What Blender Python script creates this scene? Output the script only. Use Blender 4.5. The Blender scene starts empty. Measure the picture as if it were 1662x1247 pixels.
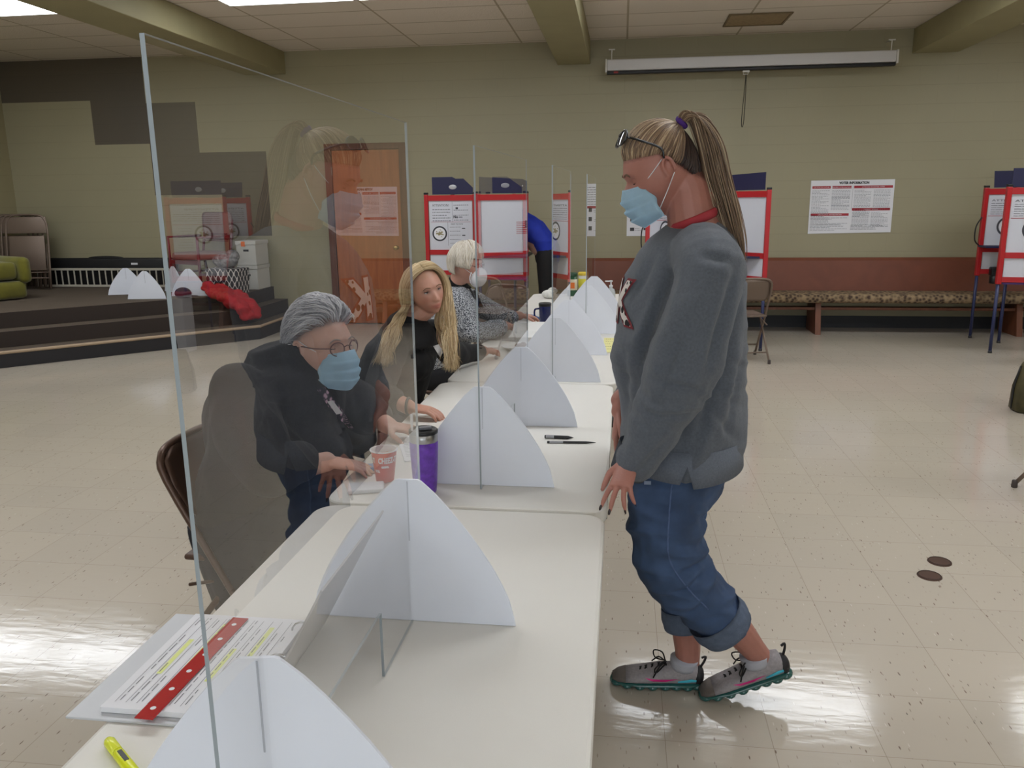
import bpy, bmesh, math, random
from mathutils import Vector, Matrix, noise
import numpy as np
random.seed(7)
SC = bpy.context.scene
COL = SC.collection
V = Vector
PI = math.pi

# ------------------------------------------------------------------ camera
H = 1.53
F_PX, PITCH, YAW, ROLL = 1325.0, .2217, .1339, -.01155
def cam_axes():
    f = V((-math.sin(YAW), math.cos(YAW), 0)); r = V((math.cos(YAW), math.sin(YAW), 0)); u = V((0, 0, 1))
    f2 = f*math.cos(PITCH)-u*math.sin(PITCH); u2 = u*math.cos(PITCH)+f*math.sin(PITCH)
    return r*math.cos(ROLL)+u2*math.sin(ROLL), u2*math.cos(ROLL)-r*math.sin(ROLL), f2
CR, CU, CF = cam_axes()
cam_d = bpy.data.cameras.new('camera'); cam = bpy.data.objects.new('camera', cam_d); COL.objects.link(cam)
cam_d.sensor_fit = 'HORIZONTAL'; cam_d.sensor_width = 36; cam_d.lens = F_PX/1662*36; cam_d.clip_start = .02
m3 = Matrix((CR, CU, -CF)).transposed()
cam.matrix_world = Matrix.Translation((0, 0, H)) @ m3.to_4x4()
SC.camera = cam
def _ray(x, y): return CR*((x-831)/F_PX)-CU*((y-623.5)/F_PX)+CF
def atz(x, y, z): d = _ray(x, y); return V((0, 0, H))+d*((z-H)/d.z)
def aty(x, y, Y): d = _ray(x, y); return V((0, 0, H))+d*(Y/d.y)

# ------------------------------------------------------------------ world, exposure
SC.view_settings.view_transform = 'Standard'; SC.view_settings.look = 'None'
SC.view_settings.gamma = 1; SC.view_settings.use_curve_mapping = False
SC.view_settings.exposure = 0.66
W = bpy.data.worlds.new('world'); SC.world = W; W.use_nodes = True
W.node_tree.nodes['Background'].inputs[0].default_value = (.6, .65, .7, 1)
W.node_tree.nodes['Background'].inputs[1].default_value = .05
LAMP_STRENGTH = 7.0
def area_lamp(name, loc, rot, sx, sy, e, col):
    d = bpy.data.lights.new(name, 'AREA'); d.shape = 'RECTANGLE'; d.size = sx; d.size_y = sy; d.energy = e; d.color = col
    o = bpy.data.objects.new(name, d); COL.objects.link(o); o.location = loc; o.rotation_euler = rot
    return o
# unseen cool area lamp behind the camera; the rear wall has no window
area_lamp('area_lamp_rear', (0.5, -5.9, 1.75), (math.radians(90), 0, 0), 5.0, 1.4, 75, (.80, .9, 1))

# ------------------------------------------------------------------ helpers
def lin(c): return tuple(((v/255)/12.92 if v/255 <= .04045 else ((v/255+.055)/1.055)**2.4) for v in c)+(1,)
MATS = {}
def mat(name, rgb, rough=.6, metal=0, spec=.5, noise_s=0, noise_a=.1, bump=0, bump_s=60, coat=0, sheen=0, stretch=None):
    if name in MATS: return MATS[name]
    m = bpy.data.materials.new(name); m.use_nodes = True; nt = m.node_tree; b = nt.nodes['Principled BSDF']
    c = lin(rgb); b.inputs['Base Color'].default_value = c; b.inputs['Roughness'].default_value = rough
    b.inputs['Metallic'].default_value = metal; b.inputs['Specular IOR Level'].default_value = spec
    b.inputs['Coat Weight'].default_value = coat; b.inputs['Sheen Weight'].default_value = sheen
    if noise_s or bump:
        tc = nt.nodes.new('ShaderNodeTexCoord'); mp = nt.nodes.new('ShaderNodeMapping'); nt.links.new(tc.outputs['Object'], mp.inputs[0])
        if stretch: mp.inputs['Scale'].default_value = stretch
        if noise_s:
            n = nt.nodes.new('ShaderNodeTexNoise'); n.inputs['Scale'].default_value = noise_s; n.inputs['Detail'].default_value = 4
            nt.links.new(mp.outputs[0], n.inputs['Vector'])
            r = nt.nodes.new('ShaderNodeValToRGB'); r.color_ramp.elements[0].position = .3; r.color_ramp.elements[1].position = .7
            r.color_ramp.elements[0].color = tuple(v*(1-noise_a) for v in c[:3])+(1,); r.color_ramp.elements[1].color = tuple(min(1, v*(1+noise_a)) for v in c[:3])+(1,)
            nt.links.new(n.outputs['Fac'], r.inputs[0]); nt.links.new(r.outputs[0], b.inputs['Base Color'])
        if bump:
            n2 = nt.nodes.new('ShaderNodeTexNoise'); n2.inputs['Scale'].default_value = bump_s; n2.inputs['Detail'].default_value = 3
            nt.links.new(mp.outputs[0], n2.inputs['Vector'])
            bp = nt.nodes.new('ShaderNodeBump'); bp.inputs['Strength'].default_value = bump; bp.inputs['Distance'].default_value = .01
            nt.links.new(n2.outputs['Fac'], bp.inputs['Height']); nt.links.new(bp.outputs[0], b.inputs['Normal'])
    MATS[name] = m; return m

def link(name, bm, m, parent=None, smooth=False, loc=None):
    me = bpy.data.meshes.new(name); bm.to_mesh(me); bm.free()
    for mm in (m if isinstance(m, (list, tuple)) else [m]): me.materials.append(mm)
    if smooth:
        for p in me.polygons: p.use_smooth = True
    o = bpy.data.objects.new(name, me); COL.objects.link(o)
    if parent: o.parent = parent
    if loc: o.location = loc
    return o
def thing(name, label, cat, loc=(0, 0, 0), rz=0, group=None):
    o = bpy.data.objects.new(name, None); COL.objects.link(o); o.location = loc; o.rotation_euler = (0, 0, rz); o.empty_display_size = .1
    return tag(o, label, cat, group)
def tag(o, label, cat, group=None):
    o['label'] = label; o['category'] = cat
    if group: o['group'] = group
    return o
def struct(name, bm, m, parent=None, smooth=False):
    o = link(name, bm, m, parent, smooth)
    if not parent: o['kind'] = 'structure'
    return o
def kids(o): return [c for c in bpy.data.objects if c.parent == o]
def copy_tree(o, parent=None):
    c = o.copy(); COL.objects.link(c)
    if parent: c.parent = parent; c.matrix_parent_inverse = o.matrix_parent_inverse
    for ch in kids(o): copy_tree(ch, c)
    return c
def NB(): return bmesh.new()
def box(bm, c, s, rz=0, bev=0, mi=0, M=None):
    g = bmesh.ops.create_cube(bm, size=1); vs = g['verts']
    T = Matrix.Translation(c) @ Matrix.Rotation(rz, 4, 'Z') @ Matrix.Diagonal((s[0], s[1], s[2], 1))
    if M is not None: T = M @ T
    bmesh.ops.transform(bm, matrix=T, verts=vs)
    fs = set(f for v in vs for f in v.link_faces)
    for f in fs: f.material_index = mi
    if bev:
        es = list(set(e for v in vs for e in v.link_edges))
        r = bmesh.ops.bevel(bm, geom=es, offset=bev, segments=2, affect='EDGES', profile=.5)
        for f in r['faces']: f.material_index = mi
def span(bm, a, b, bev=0, mi=0):
    a = V(a); b = V(b); box(bm, (a+b)/2, [abs(v) for v in (b-a)], 0, bev, mi)
def poly(bm, pts, th, mi=0, edge_mi=None):
    """prism: closed planar polygon pts extruded by vector th"""
    th = V(th); n = len(pts)
    a = [bm.verts.new(p) for p in pts]; b = [bm.verts.new(V(p)+th) for p in pts]
    f1 = bm.faces.new(a[::-1]); f2 = bm.faces.new(b); f1.material_index = mi; f2.material_index = mi
    for i in range(n):
        f = bm.faces.new((a[i], a[(i+1) % n], b[(i+1) % n], b[i])); f.material_index = mi if edge_mi is None else edge_mi
    bmesh.ops.recalc_face_normals(bm, faces=bm.faces[:])
def catmull(pts, n):
    pts = [V(p) for p in pts]
    if len(pts) < 3 or n < 2: return pts
    P = [pts[0]*2-pts[1]]+pts+[pts[-1]*2-pts[-2]]; out = []
    for i in range(1, len(P)-2):
        a, b, c, d = P[i-1:i+3]
        for k in range(n):
            t = k/n
            out.append(.5*((2*b)+(c-a)*t+(2*a-5*b+4*c-d)*t*t+(3*b-a-3*c+d)*t**3))
    out.append(pts[-1]); return out
def tube(bm, pts, r, seg=8, sm=0, cap=True, closed=False, mi=0, flat=None, up=None):
    """tube along pts; r a number or list; pts may carry radii; flat squashes one axis"""
    n0 = len(pts); rs = r if isinstance(r, (list, tuple)) else [r]*n0
    if sm:
        q = catmull([tuple(p) for p in pts], sm); rr = []
        for i in range(len(q)):
            t = i/(len(q)-1)*(n0-1); k = min(int(t), n0-2); u = t-k; u = u*u*(3-2*u); rr.append(rs[k]*(1-u)+rs[k+1]*u)
        pts, rs = q, rr
    pts = [V(p) for p in pts]; n = len(pts); rings = []
    t0 = (pts[1]-pts[0]).normalized()
    ref = V(up) if up is not None else (V((0, 0, 1)) if abs(t0.z) < .9 else V((0, 1, 0)))
    a = (ref-t0*ref.dot(t0)).normalized()
    for i in range(n):
        if closed: t = (pts[(i+1) % n]-pts[i-1])
        else: t = pts[min(i+1, n-1)]-pts[max(i-1, 0)]
        if t.length < 1e-9: t = t0
        t.normalize(); a = (a-t*a.dot(t)); a = a.normalized() if a.length > 1e-6 else t.orthogonal().normalized()
        b = t.cross(a); rr = rs[i]; fl = 1 if flat is None else flat
        rings.append([bm.verts.new(pts[i]+a*(rr*fl*math.cos(2*PI*k/seg))+b*(rr*math.sin(2*PI*k/seg))) for k in range(seg)])
    for i in range(n if closed else n-1):
        A = rings[i]; B = rings[(i+1) % n]
        for k in range(seg):
            f = bm.faces.new((A[k], A[(k+1) % seg], B[(k+1) % seg], B[k])); f.material_index = mi
    if cap and not closed:
        f = bm.faces.new(rings[0][::-1]); f.material_index = mi; f = bm.faces.new(rings[-1]); f.material_index = mi
def lathe(bm, prof, c=(0, 0, 0), seg=24, mi=0, M=None, cap=True):
    rings = []
    for r, z in prof:
        ring = []
        for k in range(seg):
            p = V((r*math.cos(2*PI*k/seg), r*math.sin(2*PI*k/seg), z))
            if M is not None: p = M @ p
            ring.append(bm.verts.new(V(c)+p))
        rings.append(ring)
    for i in range(len(rings)-1):
        for k in range(seg):
            f = bm.faces.new((rings[i][k], rings[i][(k+1) % seg], rings[i+1][(k+1) % seg], rings[i+1][k])); f.material_index = mi
    if cap:
        if prof[0][0] > 1e-4: bm.faces.new(rings[0][::-1]).material_index = mi
        if prof[-1][0] > 1e-4: bm.faces.new(rings[-1]).material_index = mi
def ell(bm, c, r, M=None, u=20, v=14, mi=0):
    g = bmesh.ops.create_uvsphere(bm, u_segments=u, v_segments=v, radius=1)
    T = Matrix.Translation(c) @ (M.to_4x4() if M is not None else Matrix.Identity(4)) @ Matrix.Diagonal((r[0], r[1], r[2], 1))
    bmesh.ops.transform(bm, matrix=T, verts=g['verts'])
    if mi:
        for f in set(f for vv in g['verts'] for f in vv.link_faces): f.material_index = mi
def quad(bm, o, ux, uy, x0, y0, x1, y1, off=0, mi=0):
    n = V(ux).cross(V(uy)).normalized()*off; o = V(o); ux = V(ux); uy = V(uy)
    f = bm.faces.new([bm.verts.new(o+ux*a+uy*b+n) for a, b in ((x0, y0), (x1, y0), (x1, y1), (x0, y1))]); f.material_index = mi
def text_into(bm, s, o, ux, uy, x, y, h, off=.001, mi=0, align='LEFT', wid=None, bold=0):
    """letters as flat faces appended to bm; (x,y) baseline in the panel frame"""
    cu = bpy.data.curves.new('t', 'FONT'); cu.body = s; cu.size = h*1.4; cu.align_x = align; cu.offset = bold; cu.resolution_u = 2
    ob = bpy.data.objects.new('t', cu); COL.objects.link(ob)
    dg = bpy.context.evaluated_depsgraph_get(); me = bpy.data.meshes.new_from_object(ob.evaluated_get(dg))
    ux = V(ux).normalized(); uy = V(uy).normalized(); n = ux.cross(uy)*off
    sx = 1
    if wid and len(me.vertices):
        w = max(v.co.x for v in me.vertices)-min(v.co.x for v in me.vertices); sx = wid/w
    k = len(bm.verts)
    vs = [bm.verts.new(V(o)+ux*(x+v.co.x*sx)+uy*(y+v.co.y)+n) for v in me.vertices]
    for p in me.polygons:
        try: f = bm.faces.new([vs[i] for i in p.vertices]); f.material_index = mi
        except ValueError: pass
    bpy.data.objects.remove(ob); bpy.data.curves.remove(cu); bpy.data.meshes.remove(me)
def rows(bm, o, ux, uy, x0, x1, ytop, n, dy, th, rnd, off=.001, mi=0):
    """rows of small print drawn as broken dashes"""
    for i in range(n):
        x = x0; end = x1 if rnd.random() < .7 else x0+(x1-x0)*rnd.uniform(.45, .9)
        while x < end:
            w = rnd.uniform(.012, .035)*(x1-x0)/.25; quad(bm, o, ux, uy, x, ytop-i*dy-th, min(end, x+w), ytop-i*dy, off, mi); x += w+.006
# ------------------------------------------------------------------ setting materials
def wall_mat(name, rgb, axis=0):
    m = bpy.data.materials.new(name); m.use_nodes = True; nt = m.node_tree; N = nt.nodes; L = nt.links; b = N['Principled BSDF']
    geo = N.new('ShaderNodeNewGeometry'); sep = N.new('ShaderNodeSeparateXYZ'); L.new(geo.outputs['Position'], sep.inputs[0])
    cmb = N.new('ShaderNodeCombineXYZ'); L.new(sep.outputs[axis], cmb.inputs[0])
    a = N.new('ShaderNodeMath'); a.operation = 'SUBTRACT'; a.inputs[1].default_value = .087; L.new(sep.outputs[2], a.inputs[0]); L.new(a.outputs[0], cmb.inputs[1])
    br = N.new('ShaderNodeTexBrick'); br.inputs['Scale'].default_value = 1; br.inputs['Brick Width'].default_value = .406; br.inputs['Row Height'].default_value = .2032
    br.inputs['Mortar Size'].default_value = .0028; br.inputs['Mortar Smooth'].default_value = .5
    br.inputs['Color1'].default_value = (1, 1, 1, 1); br.inputs['Color2'].default_value = (.985, .985, .985, 1); br.inputs['Mortar'].default_value = (.90, .90, .90, 1)
    L.new(cmb.outputs[0], br.inputs['Vector'])
    bh = N.new('ShaderNodeTexBrick'); bh.inputs['Scale'].default_value = 1; bh.inputs['Brick Width'].default_value = 60; bh.inputs['Row Height'].default_value = .2032; bh.inputs['Mortar Size'].default_value = .0035; bh.inputs['Mortar Smooth'].default_value = .6
    bh.inputs['Color1'].default_value = (1, 1, 1, 1); bh.inputs['Color2'].default_value = (.99, .99, .99, 1); bh.inputs['Mortar'].default_value = (.88, .88, .88, 1); L.new(cmb.outputs[0], bh.inputs['Vector'])
    no = N.new('ShaderNodeTexNoise'); no.inputs['Scale'].default_value = 1.3; no.inputs['Detail'].default_value = 5; L.new(geo.outputs['Position'], no.inputs['Vector'])
    mr = N.new('ShaderNodeMapRange'); mr.inputs[3].default_value = .94; mr.inputs[4].default_value = 1.05; L.new(no.outputs['Fac'], mr.inputs[0])
    mx = N.new('ShaderNodeMix'); mx.data_type = 'RGBA'; mx.blend_type = 'MULTIPLY'; mx.inputs[0].default_value = 1; mx.inputs[6].default_value = lin(rgb); L.new(bh.outputs['Color'], mx.inputs[7])
    mx2 = N.new('ShaderNodeMix'); mx2.data_type = 'RGBA'; mx2.blend_type = 'MULTIPLY'; mx2.inputs[0].default_value = 1; L.new(mx.outputs[2], mx2.inputs[6]); L.new(mr.outputs[0], mx2.inputs[7])
    L.new(mx2.outputs[2], b.inputs['Base Color']); b.inputs['Roughness'].default_value = .5
    bp = N.new('ShaderNodeBump'); bp.inputs['Strength'].default_value = .35; bp.inputs['Distance'].default_value = .004
    ad = N.new('ShaderNodeMath'); ad.operation = 'ADD'
    n3 = N.new('ShaderNodeTexNoise'); n3.inputs['Scale'].default_value = 60; L.new(geo.outputs['Position'], n3.inputs['Vector'])
    m4 = N.new('ShaderNodeMath'); m4.operation = 'MULTIPLY'; m4.inputs[1].default_value = .25; L.new(n3.outputs['Fac'], m4.inputs[0])
    inv = N.new('ShaderNodeMath'); inv.operation = 'SUBTRACT'; inv.inputs[0].default_value = 1; L.new(br.outputs['Fac'], inv.inputs[1])
    L.new(inv.outputs[0], ad.inputs[0]); L.new(m4.outputs[0], ad.inputs[1]); L.new(ad.outputs[0], bp.inputs['Height']); L.new(bp.outputs[0], b.inputs['Normal'])
    return m
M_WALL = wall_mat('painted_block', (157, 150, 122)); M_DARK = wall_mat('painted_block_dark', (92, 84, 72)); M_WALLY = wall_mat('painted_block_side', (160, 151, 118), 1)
M_BEAM = mat('beam_paint', (150, 143, 108), .6, noise_s=3, noise_a=.05)

def floor_mat():
    m = bpy.data.materials.new('vinyl_tile'); m.use_nodes = True; nt = m.node_tree; N = nt.nodes; L = nt.links; b = N['Principled BSDF']
    geo = N.new('ShaderNodeNewGeometry')
    mp = N.new('ShaderNodeMapping'); mp.inputs['Location'].default_value = (.155, .02, 0); L.new(geo.outputs['Position'], mp.inputs[0])
    br = N.new('ShaderNodeTexBrick'); br.offset = 0; br.inputs['Scale'].default_value = 1; br.inputs['Brick Width'].default_value = .3048; br.inputs['Row Height'].default_value = .3048
    br.inputs['Mortar Size'].default_value = .0011; br.inputs['Mortar Smooth'].default_value = .3
    br.inputs['Color1'].default_value = (1, 1, 1, 1); br.inputs['Color2'].default_value = (.955, .96, .965, 1); br.inputs['Mortar'].default_value = (.66, .63, .6, 1)
    L.new(mp.outputs[0], br.inputs['Vector'])
    # chips: stretched voronoi flecks
    def flecks(scale, rot, lo, hi, w=.24):
        q = N.new('ShaderNodeMapping'); q.inputs['Rotation'].default_value = (0, 0, rot); q.inputs['Scale'].default_value = (scale, scale*w, 1); L.new(geo.outputs['Position'], q.inputs[0])
        v = N.new('ShaderNodeTexVoronoi'); v.inputs['Scale'].default_value = 1; v.inputs['Randomness'].default_value = 1; L.new(q.outputs[0], v.inputs['Vector'])
        n = N.new('ShaderNodeTexNoise'); n.inputs['Scale'].default_value = scale*2; L.new(geo.outputs['Position'], n.inputs['Vector'])
        s = N.new('ShaderNodeMath'); s.operation = 'MULTIPLY_ADD'; s.inputs[1].default_value = .10; L.new(n.outputs['Fac'], s.inputs[0]); L.new(v.outputs['Distance'], s.inputs[2])
        # only some of the cells carry a chip
        sp = N.new('ShaderNodeSeparateColor'); L.new(v.outputs['Color'], sp.inputs[0])
        g = N.new('ShaderNodeMath'); g.operation = 'LESS_THAN'; g.inputs[1].default_value = hi; L.new(sp.outputs[0], g.inputs[0])
        r = N.new('ShaderNodeMapRange'); r.inputs[1].default_value = lo; r.inputs[2].default_value = lo+.05; r.inputs[3].default_value = 1; r.inputs[4].default_value = 0; L.new(s.outputs[0], r.inputs[0])
        mm = N.new('ShaderNodeMath'); mm.operation = 'MULTIPLY'; L.new(g.outputs[0], mm.inputs[0]); L.new(r.outputs[0], mm.inputs[1]); return mm
    base = N.new('ShaderNodeMix'); base.data_type = 'RGBA'; base.blend_type = 'MULTIPLY'; base.inputs[0].default_value = 1; base.inputs[6].default_value = lin((190, 180, 165)); L.new(br.outputs['Color'], base.inputs[7])
    cur = base.outputs[2]
    for sc, rot, lo, hi, col, k in ((52, .9, .13, .26, (104, 84, 72), .85), (64, 2.1, .15, .22, (212, 206, 196), .6), (58, 1.6, .12, .26, (96, 90, 84), .8), (46, 2.5, .12, .26, (112, 88, 78), .8), (80, .3, .17, .35, (146, 130, 116), .6)):
        f = flecks(sc, rot, lo, hi); k2 = N.new('ShaderNodeMath'); k2.operation = 'MULTIPLY'; k2.inputs[1].default_value = k; L.new(f.outputs[0], k2.inputs[0])
        mx = N.new('ShaderNodeMix'); mx.data_type = 'RGBA'; L.new(k2.outputs[0], mx.inputs[0]); L.new(cur, mx.inputs[6]); mx.inputs[7].default_value = lin(col); cur = mx.outputs[2]
    no = N.new('ShaderNodeTexNoise'); no.inputs['Scale'].default_value = .9; no.inputs['Detail'].default_value = 4; L.new(geo.outputs['Position'], no.inputs['Vector'])
    mr = N.new('ShaderNodeMapRange'); mr.inputs[3].default_value = .95; mr.inputs[4].default_value = 1.05; L.new(no.outputs['Fac'], mr.inputs[0])
    fin = N.new('ShaderNodeMix'); fin.data_type = 'RGBA'; fin.blend_type = 'MULTIPLY'; fin.inputs[0].default_value = 1; L.new(cur, fin.inputs[6]); L.new(mr.outputs[0], fin.inputs[7])
    L.new(fin.outputs[2], b.inputs['Base Color'])
    ns = N.new('ShaderNodeTexNoise'); ns.inputs['Scale'].default_value = 9; ns.inputs['Detail'].default_value = 6; L.new(geo.outputs['Position'], ns.inputs['Vector'])
    rr = N.new('ShaderNodeMapRange'); rr.inputs[3].default_value = .07; rr.inputs[4].default_value = .16; L.new(ns.outputs['Fac'], rr.inputs[0]); L.new(rr.outputs[0], b.inputs['Roughness'])
    q = N.new('ShaderNodeMapping'); q.inputs['Scale'].default_value = (5, 16, 1); q.inputs['Rotation'].default_value = (0, 0, .35); L.new(geo.outputs['Position'], q.inputs[0])
    nb = N.new('ShaderNodeTexNoise'); nb.inputs['Scale'].default_value = 1.6; nb.inputs['Detail'].default_value = 5; L.new(q.outputs[0], nb.inputs['Vector'])
    bp = N.new('ShaderNodeBump'); bp.inputs['Strength'].default_value = .10; bp.inputs['Distance'].default_value = .006; L.new(nb.outputs['Fac'], bp.inputs['Height']); L.new(bp.outputs[0], b.inputs['Normal'])
    b.inputs['Specular IOR Level'].default_value = .5
    return m
M_FLOOR = floor_mat()
def ceil_mat():
    m = bpy.data.materials.new('ceiling_tile'); m.use_nodes = True; nt = m.node_tree; N = nt.nodes; L = nt.links; b = N['Principled BSDF']
    geo = N.new('ShaderNodeNewGeometry'); mp = N.new('ShaderNodeMapping'); mp.inputs['Location'].default_value = (-.02, -.26, 0); L.new(geo.outputs['Position'], mp.inputs[0])
    br = N.new('ShaderNodeTexBrick'); br.offset = 0; br.inputs['Scale'].default_value = 1; br.inputs['Brick Width'].default_value = 1.2192; br.inputs['Row Height'].default_value = .6096
    br.inputs['Mortar Size'].default_value = .011; br.inputs['Mortar Smooth'].default_value = .1; br.inputs['Color1'].default_value = lin((222, 212, 198)); br.inputs['Color2'].default_value = lin((215, 206, 192)); br.inputs['Mortar'].default_value = lin((172, 160, 138))
    L.new(mp.outputs[0], br.inputs['Vector']); L.new(br.outputs['Color'], b.inputs['Base Color']); b.inputs['Roughness'].default_value = .9
    n = N.new('ShaderNodeTexNoise'); n.inputs['Scale'].default_value = 70; n.inputs['Detail'].default_value = 4; L.new(geo.outputs['Position'], n.inputs['Vector'])
    bp = N.new('ShaderNodeBump'); bp.inputs['Strength'].default_value = .5; bp.inputs['Distance'].default_value = .01; L.new(n.outputs['Fac'], bp.inputs['Height']); L.new(bp.outputs[0], b.inputs['Normal'])
    return m
M_CEIL = ceil_mat()
def wood_mat(name, c1, c2, rough=.4, sc=(14, 14, 1.2)):
    m = bpy.data.materials.new(name); m.use_nodes = True; nt = m.node_tree; N = nt.nodes; L = nt.links; b = N['Principled BSDF']
    tc = N.new('ShaderNodeTexCoord'); mp = N.new('ShaderNodeMapping'); mp.inputs['Scale'].default_value = sc; L.new(tc.outputs['Object'], mp.inputs[0])
    n = N.new('ShaderNodeTexNoise'); n.inputs['Scale'].default_value = 1.2; n.inputs['Detail'].default_value = 8; n.inputs['Distortion'].default_value = 1; L.new(mp.outputs[0], n.inputs['Vector'])
    r = N.new('ShaderNodeValToRGB'); r.color_ramp.elements[0].position = .3; r.color_ramp.elements[1].position = .7; r.color_ramp.elements[0].color = lin(c1); r.color_ramp.elements[1].color = lin(c2)
    L.new(n.outputs['Fac'], r.inputs[0]); L.new(r.outputs[0], b.inputs['Base Color']); b.inputs['Roughness'].default_value = rough
    return m
M_DOOR = wood_mat('door_wood', (150, 82, 40), (176, 102, 54)); M_JAMB = wood_mat('jamb_wood', (88, 46, 26), (108, 60, 36))
M_BENCH = wood_mat('bench_vinyl', (112, 62, 44), (122, 68, 48), .45, (3, 3, 3))
M_PEW = wood_mat('pew_wood', (104, 60, 40), (122, 74, 50))

# ------------------------------------------------------------------ room shell
X0, X1, Y0, Y1, ZC = -7.95, 8.4, -6.2, 10.1, 3.32
b = NB(); span(b, (X0-.2, Y0-.2, -.1), (X1+.2, Y1+.2, 0)); struct('floor', b, M_FLOOR)
b = NB(); span(b, (X0-.2, Y0-.2, ZC), (X1+.2, Y1+.2, ZC+.1)); struct('ceiling', b, M_CEIL)
xs = sorted([X0, -6.72, -5.97, -5.31, -5.06, -4.43, -3.65, -2.64, X1]); zs = sorted([0, 1.12, 1.64, 2.16, 2.28, 2.77, 2.82, ZC])
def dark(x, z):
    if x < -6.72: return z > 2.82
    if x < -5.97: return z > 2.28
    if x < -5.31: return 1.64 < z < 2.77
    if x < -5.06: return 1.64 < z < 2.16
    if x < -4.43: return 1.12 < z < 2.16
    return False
b = NB(); gv = {(i, j): b.verts.new((xs[i], Y1, zs[j])) for i in range(len(xs)) for j in range(len(zs))}
for i in range(len(xs)-1):
    for j in range(len(zs)-1):
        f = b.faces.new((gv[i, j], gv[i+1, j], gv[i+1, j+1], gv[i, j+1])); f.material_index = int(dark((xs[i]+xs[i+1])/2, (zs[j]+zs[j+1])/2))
bk = [b.verts.new(p) for p in ((X0, Y1+.2, 0), (X1, Y1+.2, 0), (X1, Y1+.2, ZC), (X0, Y1+.2, ZC))]; b.faces.new(bk[::-1])
struct('wall_back', b, [M_WALL, M_DARK])
b = NB(); span(b, (X0-.2, Y0, 0), (X0, Y1, ZC)); struct('wall_left', b, M_WALLY)
b = NB(); span(b, (X1, Y0, 0), (X1+.2, Y1, ZC)); struct('wall_right', b, M_WALLY)
b = NB(); span(b, (X0, Y0-.2, 0), (X1, Y0, ZC)); struct('wall_rear', b, M_WALL)
M_BASEB = mat('baseboard_black', (34, 36, 42), .5)
b = NB(); span(b, (-4.08, Y1-.012, 0), (-3.72, Y1, .14)); span(b, (-2.57, Y1-.012, 0), (X1, Y1, .14)); struct('baseboard_back', b, M_BASEB)
b = NB(); span(b, (X1-.012, Y0, 0), (X1, Y1-.02, .14)); struct('baseboard_right', b, M_BASEB)
for i, (xa, xb) in enumerate(((-4.62, -4.10), (-.78, -.40), (3.14, 3.62))):
    b = NB(); span(b, (xa, Y0+.01, 3.06), (xb, Y1-.002, ZC-.002), .006); struct('trim_%d' % (i+1), b, M_BEAM)

# door
d = link('door_1', (lambda b: (span(b, (-3.57, Y1-.035, .01), (-2.72, Y1-.002, 2.15), .003), b)[-1])(NB()), M_DOOR); d['kind'] = 'structure'
b = NB(); span(b, (-3.66, Y1-.05, 0), (-3.575, Y1-.002, 2.23), .004); span(b, (-2.715, Y1-.05, 0), (-2.63, Y1-.002, 2.23), .004); span(b, (-3.575, Y1-.05, 2.155), (-2.715, Y1-.002, 2.23), .004)
link('door_frame', b, M_JAMB, d)
b = NB(); Mr = Matrix.Rotation(PI/2, 3, 'X'); lathe(b, [(.028, 0), (.028, .008), (.012, .012), (.012, .035), (.026, .045), (.03, .06), (.024, .072), (.001, .076)], (-2.79, Y1-.035, .965), 16, M=Mr)
link('door_knob', b, mat('brass', (200, 170, 110), .25, 1), d, True)
b = NB(); span(b, (-3.9, Y1-.02, 0), (-3.9+.001, Y1-.019, .001)); b.free()
for hz in (.3, 1.9):
    b = NB(); tube(b, [(-3.572, Y1-.055, hz-.05), (-3.572, Y1-.055, hz+.05)], .008, 8); link('door_hinge', b, mat('steel_dull', (120, 112, 100), .4, .8), d)

# ceiling lights: recessed troffers with frames
def emis(name, rgb, s):
    m = bpy.data.materials.new(name); m.use_nodes = True; N = m.node_tree.nodes; N.remove(N['Principled BSDF']); e = N.new('ShaderNodeEmission'); e.inputs[0].default_value = lin(rgb); e.inputs[1].default_value = s
    m.node_tree.links.new(e.outputs[0], N['Material Output'].inputs[0]); return m
M_EM = emis('lamp_diffuser', (246, 250, 255), LAMP_STRENGTH); M_WHITE = mat('white_enamel', (214, 212, 206), .45)
LIGHTX = [-6.83, -5.61, -3.03, -1.80, .63, 1.86, 4.30, 5.52, 7.4]
rowname = {7.42: 'in the row by the back wall', 3.2: 'in the row over the tables', -1.0: 'in the row behind the viewpoint', -4.6: 'in the rearmost row'}
colname = ['left end', 'second from left', 'third from left', 'fourth from left', 'fifth from left', 'sixth from left', 'seventh from left', 'eighth from left', 'right end']
for ry in rowname:
    for i, x in enumerate(LIGHTX):
        if ry < 0 and i % 2: continue
        t = thing('ceiling_light', 'recessed fluorescent ceiling panel light, %s %s' % (colname[i], rowname[ry]), 'ceiling light', (x, ry, ZC), 0, 'fluorescent ceiling lights')
        b = NB()
        for s in (-1, 1): box(b, (0, s*.295, -.008), (1.20, .02, .014)); box(b, (s*.597, 0, -.008), (.02, .61, .014))
        link('light_frame', b, M_WHITE, t)
        b = NB(); box(b, (0, 0, -.004), (1.174, .57, .006)); link('light_diffuser', b, M_EM, t)
# ceiling vent
t = thing('ceiling_vent', 'brown discoloured square vent tile in the ceiling near the screen', 'vent', (1.335, 9.27, ZC))
b = NB(); box(b, (0, 0, -.004), (.6, .56, .007)); link('vent_panel', b, mat('vent_tan', (150, 130, 98), .8, noise_s=30, noise_a=.15), t)
b = NB()
for s in (-1, 1): box(b, (0, s*.28, -.009), (.62, .02, .012)); box(b, (s*.3, 0, -.009), (.02, .56, .012))
link('vent_frame', b, mat('vent_rim', (120, 104, 78), .8), t)

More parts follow.
